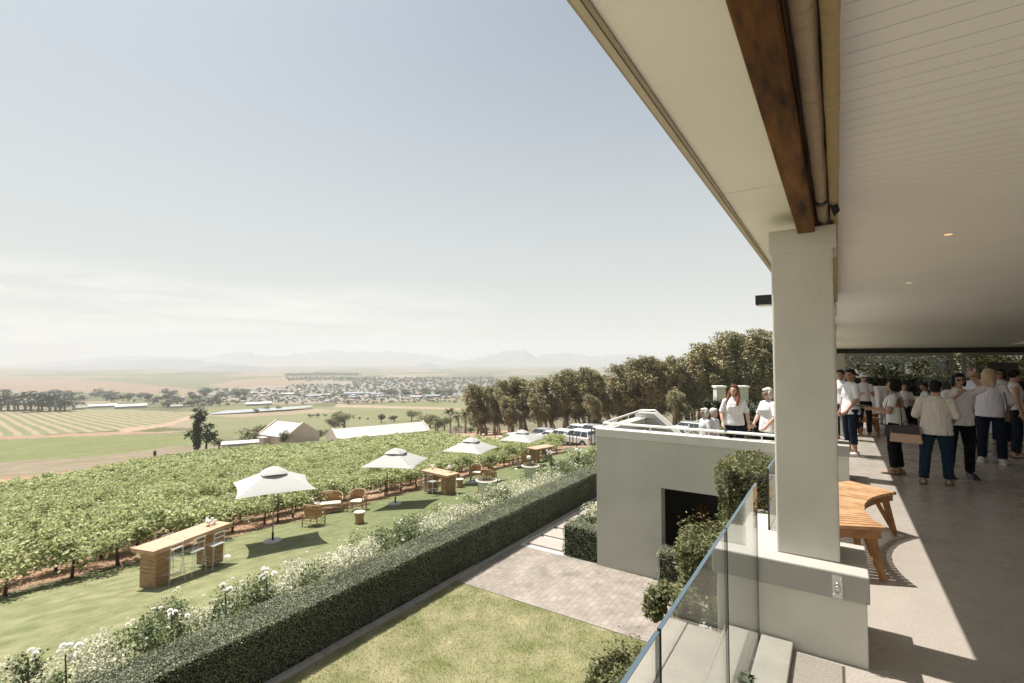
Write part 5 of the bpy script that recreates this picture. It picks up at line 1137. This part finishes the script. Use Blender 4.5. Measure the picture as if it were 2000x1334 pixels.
def hand(mb,w,d,palm_n,curl=.35,s=1.0,side=1):
    """w wrist, d direction of the hand, palm_n palm normal; five separate fingers"""
    w=Vector(w); d=Vector(d).normalized(); n_=Vector(palm_n); n_=(n_-d*n_.dot(d)).normalized(); x=d.cross(n_).normalized()*side
    mb.tube([w-d*.02,w+d*.03*s,w+d*.085*s],[.024*s,.032*s,.034*s],8,flat=.55 if False else 1)
    for k,(off,L) in enumerate(((-.027,.066),(-.009,.076),(.009,.072),(.026,.055))):
        b=w+d*.08*s+x*off*s; c1=(d*math.cos(curl)+n_*math.sin(curl)); c2=(d*math.cos(curl*2.4)+n_*math.sin(curl*2.4)); p1=b+c1*L*.5*s; p2=p1+c2*L*.5*s
        mb.tube([b,p1,p2],[.0095*s,.0085*s,.007*s],6)
    b=w+d*.025*s-x*.028*s; td=(d*.6-x*.75+n_*.25).normalized(); mb.tube([b,b+td*.035*s,b+td*.045*s+(d*.85+n_*.3)*.03*s],[.012*s,.010*s,.008*s],6)
def person(label,loc,face_deg,H=1.64,build=1.0,skin=S_mid,top=C_white,sleeve=.45,hem=.84,trouser=C_navy,leg_end=.06,hair='short',hairm=H_dark,
           armL=((.25,0,1.10),(.27,.05,.86)),armR=((.25,0,1.10),(.27,.05,.86)),handL=None,handR=None,legL=(.10,0),legR=(.10,0),lean=(0,0),head_yaw=0,head_tilt=0,
           shoe=M_sand,glasses=None,bust=.0,collar=False,seated=False,wide=1.0,cap=False,sleeveless=False,cat='person'):
    t=thing('person',label,'person',loc,R(face_deg)); k=H/1.65; bl=build; T=Matrix.Scale(k,4)
    body=MB(); tz=-.38 if seated else 0
    lx,ly=lean
    def L_(z): return (lx*(z-.9)/.6,ly*(z-.9)/.6) if z>.9 else (0,0)
    def P(x,y,z): a=L_(z); return (x+a[0],y+a[1],z+tz)
    def ring(z,rx,ry,yo=0): a=L_(z); return (a[0],a[1]+yo,z+tz,rx,ry)
    body.loft([ring(.84,.13*bl,.10*bl),ring(.95,.15*bl,.11*bl),ring(1.06,.13*bl,.10*bl),ring(1.22,.145*bl,.11*bl),ring(1.33,.15*bl,.09*bl),ring(1.385,.09,.07),ring(1.42,.058,.058),ring(1.50,.05,.055)],16)
    # head in its own frame
    hc=Vector(P(0,.02,1.475)); HM=Matrix.Translation(hc)@Matrix.Rotation(R(head_yaw),4,'Z')@Matrix.Rotation(R(head_tilt),4,'X')
    def hp(x,y,z): return HM@Vector((x,y,z))
    rot=(Matrix.Rotation(R(head_yaw),4,'Z')@Matrix.Rotation(R(head_tilt),4,'X'))
    body.ell(hp(0,-.012,.085),(.072,.090,.092),16,12,rot); body.ell(hp(0,.022,.035),(.056,.062,.072),14,10,rot); body.ell(hp(0,.062,-.012),(.026,.022,.022),10,8,rot)
    body.tube([hp(0,-.01,.03),Vector(P(0,-.005,1.38))],[.050,.058],10)
    nm=[hp(0,.078,.085),hp(0,.098,.050),hp(0,.088,.040)]; body.tube(nm,[.008,.014,.010],8)
    for sx in (-1,1): body.ell(hp(sx*.074,-.008,.055),(.010,.020,.030),8,6,rot); body.ell(hp(sx*.028,.072,.088),(.020,.012,.008),8,6,rot); body.ell(hp(sx*.036,.052,.045),(.022,.024,.022),8,6,rot)
    body.ell(hp(0,.077,.012),(.022,.012,.011),8,6,rot)
    clo=MB(); tr=MB()
    # torso garment
    hw=.158*bl*wide
    clo.loft([ring(hem,hw*1.0,.145*bl),ring(hem+.02,hw*1.02,.15*bl),ring(.98,.152*bl*wide,.132*bl),ring(1.08,.138*bl*wide,.118*bl,.0),ring(1.22,.150*bl,.124*bl,.012+bust),ring(1.30,.150*bl,.106*bl,.006+bust*.6),ring(1.355,.135*bl,.082*bl),ring(1.395,.085,.068),ring(1.415,.070,.064)],20)
    for sx,arm,hd in ((-1,armL,handL),(1,armR,handR)):
        sh=Vector(P(sx*.150*bl,0,1.330)); e=Vector(P(sx*arm[0][0]*.9*(bl if arm[0][2]<1.2 else 1),arm[0][1],arm[0][2])); w_=Vector(P(sx*arm[1][0]*.95,arm[1][1],arm[1][2]))
        body.tube([sh,(sh+e)/2,e],[.048*bl,.045*bl,.036*bl],10); body.tube([e,(e+w_)/2,w_],[.037*bl,.034*bl,.022],10); body.ell(e,(.036*bl,)*3,8,6)
        hdv=(w_-e).normalized() if hd is None else Vector(hd[0]); pn=(-sx*.9,.3,0) if hd is None else hd[1]; hand(body,w_,hdv,pn,.35 if hd is None else hd[2] if len(hd)>2 else .4,1.0,sx)
        if not sleeveless:
            tot=(e-sh).length+(w_-e).length; L=sleeve*tot; a=min(L,(e-sh).length); p1=sh+(e-sh).normalized()*a; pts=[sh+Vector((-sx*.05,0,.0)),sh,(sh+p1)/2,p1]; rr=[.060*bl,.058*bl,.054*bl,.052*bl]
            clo.ell(sh+Vector((-sx*.015,0,.005)),(.058*bl,.056*bl,.050*bl),10,8)
            clo.tube(pts,rr,12)
            if L>(e-sh).length+.02: p2=e+(w_-e).normalized()*(L-(e-sh).length); clo.ell(e,(.051*bl,)*3,10,8); clo.tube([e,p2],[.051*bl,.045*bl],12)
    # legs
    for sx,(fx,fy) in ((-1,legL),(1,legR)):
        hip=Vector((sx*.085*bl,0,.90+tz)); 
        if seated: kn=Vector((sx*.11,.42,.50)); an=Vector((sx*.11,.42,.09))
        else: an=Vector((sx*fx,fy-.01,.085)); kn=(hip+an)/2+Vector((sx*.005,.03+.0*fy,.0))
        body.tube([hip,(hip+kn)/2,kn],[.085*bl,.072*bl,.052*bl],12); body.tube([kn,kn.lerp(an,.35),an],[.052*bl,.052*bl,.032],10)
        f=Vector((sx*.02,.0,0)); body.ell(an+Vector((sx*.01,.055,-.052)),(.042,.115,.032),12,8); body.ell(an+Vector((0,-.03,-.04)),(.032,.04,.045),10,8)
        for q in range(5): body.tube([an+Vector((sx*.01-.028+q*.014,.14,-.062)),an+Vector((sx*.01-.032+q*.016,.18-abs(q-(3 if sx<0 else 1))*.008,-.066))],[.010,.008],6)
        tr.tube([hip+Vector((0,0,.0)),(hip+kn)/2,kn],[.096*bl,.084*bl,.066*bl],14); en=kn.lerp(an,1-max(0,(leg_end-.05)/.42)); tr.ell(kn,(.066*bl,)*3,10,8); tr.tube([kn,(kn+en)/2,en],[.066*bl,.062*bl,.056*bl],14)
        sm=MB(); 
        if shoe is M_sand:
            sm.box(-.045,.045,-.075,.185,-.085,-.070,Matrix.Translation(an+Vector((sx*.01,0,0)))); sm.tube([an+Vector((sx*.01-.045,.10,-.072)),an+Vector((sx*.01,.10,-.022)),an+Vector((sx*.01+.045,.10,-.072))],.012,6); sm.tube([an+Vector((-.04,-.01,-.03)),an+Vector((0,.035,.0)),an+Vector((.04,-.01,-.03)),an+Vector((0,-.05,-.02)),an+Vector((-.04,-.01,-.03))],.010,6)
            s_=sm.build('shoe',shoe,t)
        else:
            sm.ell(an+Vector((sx*.01,.055,-.045)),(.052,.135,.042),14,8); sm.ell(an+Vector((0,-.02,-.02)),(.045,.055,.05),10,8); sm.box(-.045,.045,-.08,.19,-.086,-.06,Matrix.Translation(an+Vector((sx*.01,0,0)))); s_=remesh(sm.build('shoe',shoe,t),.008)
        s_.scale=(k,k,k)
    tr.loft([(0,0,.80+tz,.150*bl,.115*bl),(0,0,.90+tz,.156*bl,.128*bl),(0,0,1.0+tz,.136*bl,.112*bl),(0,0,1.03+tz,.128*bl,.105*bl)],16)
    for nm_,mb_,m_,vx in (('body',body,skin,.0075),('blouse',clo,top,.011),('trousers',tr,trouser,.012)):
        o=remesh(mb_.build(nm_,m_,t),vx,2); o.scale=(k,k,k)
    # hair
    hb=MB()
    if hair!='none':
        hb.ell(hp(0,-.028,.105),(.084,.094,.092),16,12,rot); hb.ell(hp(0,.022,.152),(.066,.060,.034),14,8,rot)
        if hair in('short',): hb.ell(hp(0,-.06,.06),(.074,.052,.075),12,8,rot)
        if hair=='bob': hb.ell(hp(0,-.050,.045),(.090,.070,.105),14,10,rot); [hb.ell(hp(sx*.078,-.005,.045),(.022,.050,.085),10,8,rot) for sx in (-1,1)]; hb.ell(hp(0,.045,.152),(.066,.040,.030),12,8,rot)
        if hair=='long': hb.ell(hp(0,-.055,.03),(.092,.066,.13),14,10,rot); [hb.ell(hp(sx*.076,-.02,.02),(.026,.050,.13),10,8,rot) for sx in (-1,1)]; hb.ell(hp(0,-.080,-.09),(.108,.045,.115),12,8,rot); [hb.tube([hp(q,-.085,.0),hp(q*1.2,-.095,-.12),hp(q*1.35,-.09,-.215)],[.022,.02,.008],6) for q in (-.08,-.045,-.01,.03,.07)]
        if hair=='verylong': hb.ell(hp(0,-.06,.03),(.090,.060,.13),14,10,rot); [hb.tube([hp(sx*.074,.0,.08),hp(sx*.085,.01,-.03),hp(sx*.105,.05,-.15),hp(sx*.095,.07,-.24)],[.030,.036,.036,.014],10) for sx in (-1,1)]; hb.tube([hp(-.02,-.07,.02),hp(-.02,-.09,-.12),hp(-.03,-.09,-.24)],[.07,.075,.04],12)
        if hair=='bun': hb.ell(hp(0,-.115,.10),(.040,.036,.040),10,8,rot)
        o=remesh(hb.build('hair',hairm,t),.008); o.scale=(k,k,k)
    fb=MB(); fb.ell(hp(0,.086,.010),(.020,.006,.006),8,6,rot); o=fb.build('lips',M_lip,t,smooth=True); o.scale=(k,k,k)
    for sx in (-1,1):
        eb=MB().ell(hp(sx*.029,.0765,.070),(.0095,.005,.0055),8,6,rot).build('eye',M_eye,t,smooth=True); eb.scale=(k,k,k)
        eb=MB().ell(hp(sx*.030,.080,.092),(.018,.005,.004),8,6,rot).build('eyebrow',hairm if hairm not in (H_blonde,H_silver) else H_grey,t,smooth=True); eb.scale=(k,k,k)
    if glasses:
        g=MB(); 
        for sx in (-1,1):
            g.ell(hp(sx*.032,.088 if glasses=='on' else .05,.072 if glasses=='on' else .168),(.029,.007,.022),12,8,rot); g.tube([hp(sx*.060,.082 if glasses=='on' else .04,.075 if glasses=='on' else .165),hp(sx*.08,-.01,.066 if glasses=='on' else .13)],.004,5)
        g.tube([hp(-.01,.092 if glasses=='on' else .052,.078 if glasses=='on' else .172),hp(.01,.092 if glasses=='on' else .052,.078 if glasses=='on' else .172)],.004,5)
        o=g.build('sunglasses',M_lens,t,smooth=True); o.scale=(k,k,k)
    if cap:
        g=MB(); g.ell(hp(0,-.02,.12),(.098,.108,.085),16,10,rot); g.loft([(hp(0,0,.09)[0],hp(0,0,.09)[1],hp(0,0,.09)[2],.16,.17),(hp(0,0,.1)[0],hp(0,0,.1)[1],hp(0,0,.1)[2],.155,.165)],20); o=g.build('hat',C_white,t,smooth=True); o.scale=(k,k,k)
    return t
def at0(px,py,z=0): p=on_z(px,py,z); return (p[0],p[1],z)
DEG=math.degrees
def to_cam(p): return DEG(math.atan2(-p[1],-p[0]))-90   # rotation that makes a figure (facing +Y) look at the camera
hold=((.23,.02,1.08),(.13,.27,1.13))
p=at0(1664,890); person('man with short dark hair in white shirt and dark cropped trousers by the column',p,to_cam(p)-62,1.67,1.05,S_tan,C_white,.5,.80,C_navy,.20,'short',H_dark,armL=((.26,.02,1.1),(.22,.16,.9)),armR=((.26,.0,1.1),(.27,.05,.86)),head_yaw=38,shoe=M_shoew,wide=1.1,lean=(0,-.02))
p=at0(1690,852); person('woman in white cap with dark hair, white top and black trousers beside the far bench',p,to_cam(p)+10,1.53,.95,S_mid,C_white,.3,.93,C_black,.07,'bun',H_dark,armL=hold,armR=hold,cap=True,glasses='on')
p=at0(1752,926); pb=p; person('woman in profile with dark bob, white tee, black trousers and crossbody bag',p,to_cam(p)-98,1.545,1.15,S_tan,C_white,.30,.86,C_black,.09,'bob',H_dark,armL=((.22,.05,1.09),(.16,.32,1.12)),armR=((.22,.05,1.09),(.16,.33,1.10)),handL=((0,1,.05),(0,0,1),.15),handR=((0,1,.1),(0,0,1),.15),bust=.02,wide=1.05,legL=(.08,.03),legR=(.08,-.03))
p=at0(1832,947); pc=p; person('woman seen from behind in sheer cream blouse with keyhole back and blue jeans',p,to_cam(p)+178,1.545,1.18,S_mid,C_cream,.62,.80,C_denim,.06,'short',H_black,armL=((.235,-.02,1.10),(.22,.16,1.02)),armR=((.235,.0,1.10),(.20,.18,.98)),legL=(.17,-.05),legR=(.13,.12),wide=1.12)
p=at0(1877,932); person('dark haired woman in sunglasses and white shirt with one hand raised behind her head',p,to_cam(p)+22,1.64,1.10,S_mid,C_white,.48,.83,C_black,.06,'bob',H_black,armL=((.33,.04,1.42),(.20,-.04,1.60)),armR=((.22,.10,1.16),(.10,.26,1.33)),handL=((-.5,-.1,.7),(.5,0,.3),.3),handR=((-.4,.2,.7),(-.3,.8,0),.7),glasses='on',shoe=M_bagb,wide=1.08,legL=(.12,0),legR=(.17,.05))
p=at0(1910,880); person('grey haired man in pale striped shirt half hidden behind the blonde woman',p,to_cam(p)-45,1.70,1.08,S_mid,C_grey,.55,.84,C_navy,.06,'short',H_grey,armL=hold,head_tilt=-12)
p=at0(1938,905); pd=p; person('blonde woman seen from behind in lilac white shirt, dark jeans and white shoes',p,to_cam(p)+165,1.69,1.15,S_fair,C_lilac,.72,.82,C_navy,.06,'long',H_blonde,armL=((.26,.0,1.10),(.27,.08,.87)),armR=((.25,.04,1.10),(.20,.16,.95)),shoe=M_shoew,wide=1.12,legL=(.13,0),legR=(.13,.04),head_yaw=-8)
p=at0(1986,893); pe=p; person('woman in sleeveless white top and dark jeans at the right edge, looking left',p,to_cam(p)-112+180+30,1.66,1.0,S_mid,C_white,.2,.86,C_navy,.06,'bun',H_black,head_yaw=30,sleeveless=True,shoe=M_sand)
p=at0(1958,868); person('woman in dark glasses standing in the shade behind the blonde woman',p,to_cam(p)+5,1.66,1.0,S_tan,C_white,.4,.84,C_black,.06,'bob',H_black,glasses='on')
p=at0(1645,858); person('person in white partly hidden by the near column edge, far along the terrace',p,to_cam(p)-20,1.62,1.0,S_tan,C_white,.4,.84,C_navy,.06,'short',H_dark)
p=at0(1768,832); person('seated woman in white top at a table near the far windows',p,to_cam(p)+15,1.58,1.0,S_tan,C_white,.3,.9,C_black,.06,'bun',H_black,armL=hold,armR=hold,seated=True)
sp3=p
p=at0(1809,834); person('seated guest in white by the far windows, left of the woman in the cream blouse',p,to_cam(p)-70,1.58,1.0,S_tan,C_white,.3,.9,C_black,.06,'short',H_black,armL=hold,armR=hold,seated=True); sp4=p
def woman_out(px,headpy,dist,zf,**k):
    d=ray(px,704); x,y=(d*(dist/(d@fw)))[:2]; return (x,y,zf)
p=woman_out(1432,752,10.15,-.35); person('woman with long auburn hair and white blouse standing at the handrail of the grey wall',p,to_cam(p)+8,1.69,1.05,S_fair,C_white,.50,.86,C_navy,.06,'verylong',H_red,armL=((.25,-.02,1.10),(.27,.05,.88)),armR=((.25,.0,1.10),(.24,.14,.90)),head_yaw=-30,head_tilt=10,glasses='up',wide=1.15,bust=.02)
p=woman_out(1500,760,9.9,-.35); person('older woman with silver blonde hair in loose white shirt beside the column edge',p,to_cam(p)-55,1.64,1.18,S_fair,C_white,.55,.78,C_navy,.06,'bob',H_silver,armL=((.25,.05,1.10),(.22,.20,.92)),armR=((.26,.04,1.10),(.24,.18,.92)),glasses='on',wide=1.2,bust=.03,head_tilt=-8)
for i,(px,lab) in enumerate(((1375,'silver haired guest whose head shows just above the handrail, left of two'),(1392,'guest in white headscarf whose head shows just above the handrail, right of two'))):
    d=ray(px,704); x,y=(d*(12.2/(d@fw)))[:2]; person(lab,(x,y,-.57),to_cam((x,y))-60*(1-2*i),1.60,1.0,S_fair,C_white,.5,.86,C_navy,.06,'bob' if i==0 else 'short',H_silver,seated=True,glasses='on' if i==0 else None)
    t=thing('garden_chair',['pale garden chair under the silver haired guest','pale garden chair under the guest in the white headscarf'][i],'chair',(x,y,-.57),R(to_cam((x,y))-60*(1-2*i))); MB().box(-.22,.22,-.2,.25,.36,.40).build('seat',M_white,t); MB().box(-.22,.22,-.24,-.2,.4,.75).build('backrest',M_white,t); [MB().tube([(sx*.19,sy,0),(sx*.19,sy,.36)],.018,6).build('leg',M_white,t) for sx in (-1,1) for sy in (-.18,.22)]
for i,q in enumerate((sp3,sp4)):
    t=thing('dining_chair',['dark chair under the seated woman near the far windows','dark chair under the seated guest left of the cream blouse'][i],'chair',q,R(to_cam(q)+(15,-70)[i])); MB().box(-.22,.22,-.2,.25,.38,.43).build('seat',M_dark,t); MB().box(-.22,.22,-.26,-.22,.43,.85).build('backrest',M_dark,t); [MB().tube([(sx*.19,sy,0),(sx*.19,sy,.38)],.018,6).build('leg',M_dark,t) for sx in (-1,1) for sy in (-.18,.22)]
# bags
def bag(name,label,loc,rz,w,h,d,m,strap=None,flap=None):
    t=thing(name,label,'handbag',loc,rz); MB().prism([(-w/2,0),(w/2,0),(w*.42,h),(-w*.42,h)],-d/2,d/2,axis='y').build('bag',m,t,bevel=.012)
    if flap: MB().prism([(-w*.44,h*.55),(w*.44,h*.55),(w*.42,h+.005),(-w*.42,h+.005)],-d/2-.004,d/2+.004,axis='y').build('flap',flap,t,bevel=.006)
    if strap: 
        m_=MB(); m_.tube(strap,.008,6); m_.build('strap',M_strap,t)
    return t
rzb=R(to_cam(pb)-98)
Mb=Matrix.Rotation(rzb,4,'Z')
off=Mb@Vector((-.19,.0,.62)); bag('crossbody_bag','black crossbody bag hanging at the hip of the woman with the dark bob',(pb[0]+off[0],pb[1]+off[1],.62),rzb+R(90),.25,.19,.06,M_bagb,strap=[(-.11,0,.17),(-.10,.0,.45),(-.05,-.06,.66),(.0,-.16,.735),(.05,-.06,.66),(.10,0,.45),(.11,0,.17)])
q=(pc[0]-.36,pc[1]-.05,.60); bag('shoulder_bag','large tan bag with black top hanging left of the woman in the cream blouse',q,R(to_cam(pc)-8),.40,.24,.09,M_bagt,strap=[(-.06,0,.23),(0,0,.33),(.06,0,.23)],flap=M_bagb)
rzd=R(to_cam(pd)+165); off=Matrix.Rotation(rzd,4,'Z')@Vector((.25,-.02,0)); bag('leather_bag','small brown leather shoulder bag on the right hip of the blonde woman',(pd[0]+off[0],pd[1]+off[1],.78),rzd+R(90),.22,.17,.07,M_sand,strap=[(-.08,0,.16),(-.06,.02,.4),(0,.08,.62),(.06,.02,.4),(.08,0,.16)])
# standing tables with cloth, speaker
def cloth_table(c,h,r_,label):
    t=thing('cocktail_table',label,'table',(c[0],c[1],0)); MB().tube([(0,0,0),(0,0,h)],.03,8).build('pole',M_steel,t); MB().loft([(0,0,0,.22,.22),(0,0,.02,.22,.22)],16).build('base',M_steel,t)
    m=MB(); vs=[];n_=64
    for (z,rr,am) in ((.03,r_*.62,.045),(h*.5,r_*.66,.03),(h-.05,r_*.98,.012),(h-.005,r_,.002),(h,r_*.98,0)):
        for i in range(n_): a=2*math.pi*i/n_; q=rr+am*math.sin(a*9+z*2); vs.append((q*math.cos(a),q*math.sin(a),z))
    fs=[(j*n_+i,j*n_+(i+1)%n_,(j+1)*n_+(i+1)%n_,(j+1)*n_+i) for j in range(4) for i in range(n_)]+[tuple(4*n_+i for i in range(n_))]
    m.add(vs,fs).build('tablecloth',C_white,t,smooth=False)
cloth_table(at0(1712,826),1.08,.36,'tall round cocktail table under a white cloth behind the woman in the cap')
cloth_table(at0(1783,830),.80,.5,'low round table with white cloth between the seated guests')
cloth_table(at0(1962,850),1.05,.38,'white clothed cocktail table glimpsed between the jeans of the blonde and the right edge woman')
q=at0(1962,838); t=thing('loudspeaker','black loudspeaker on a stand near the right end of the far windows','speaker',q,R(-10)); MB().box(-.30,.30,-.2,.2,1.12,1.80).build('cabinet',M_black,t,bevel=.02); MB().box(-.30,.30,-.215,-.2,1.16,1.76).build('grille',M_dark,t); MB().tube([(0,0,0),(0,0,1.12)],.025,8).build('pole',M_black,t); [MB().tube([(0,0,.5),(.35*math.cos(a),.35*math.sin(a),.01)],.015,6).build('leg',M_black,t) for a in (0,2.1,4.2)]
for i,(w_,dx) in enumerate(((pb,0),)):
    off=Matrix.Rotation(rzb,4,'Z')@Vector((0,.44,1.075)); t=thing('phone','small dark phone held out by the woman with the dark bob','phone',(w_[0]+off[0],w_[1]+off[1],off[2]),rzb); MB().box(-.06,.06,-.09,.09,0,.012).build('case',M_black,t,bevel=.003); MB().box(-.052,.052,-.082,.082,.0121,.013).build('screen',M_lens,t)

# short grass blades over the near garden lawn
rg=np.random.default_rng(14); N=90000; x=rg.uniform(-6.8,-1.3,N); y=rg.uniform(2.0,8.17,N); a=rg.uniform(0,6.28,N); h=rg.uniform(.012,.03,N); w_=.004; lx=rg.normal(0,.012,N); ly=rg.normal(0,.012,N); z=np.full(N,GZ+.018)
V=np.stack([np.stack([x-w_*np.cos(a),y-w_*np.sin(a),z],1),np.stack([x+w_*np.cos(a),y+w_*np.sin(a),z],1),np.stack([x+lx,y+ly,z+h],1)],1).reshape(-1,3)
M_blade=mat('grass_blade',(.15,.17,.06),.8,col2=(.38,.345,.185),scale=1.8,island=True,trans=.3)
tag(link('grass',np_mesh('grass',V,np.arange(3*N).reshape(N,3)),M_blade),'short dry green grass of the lower garden lawn','grass',kind='stuff')
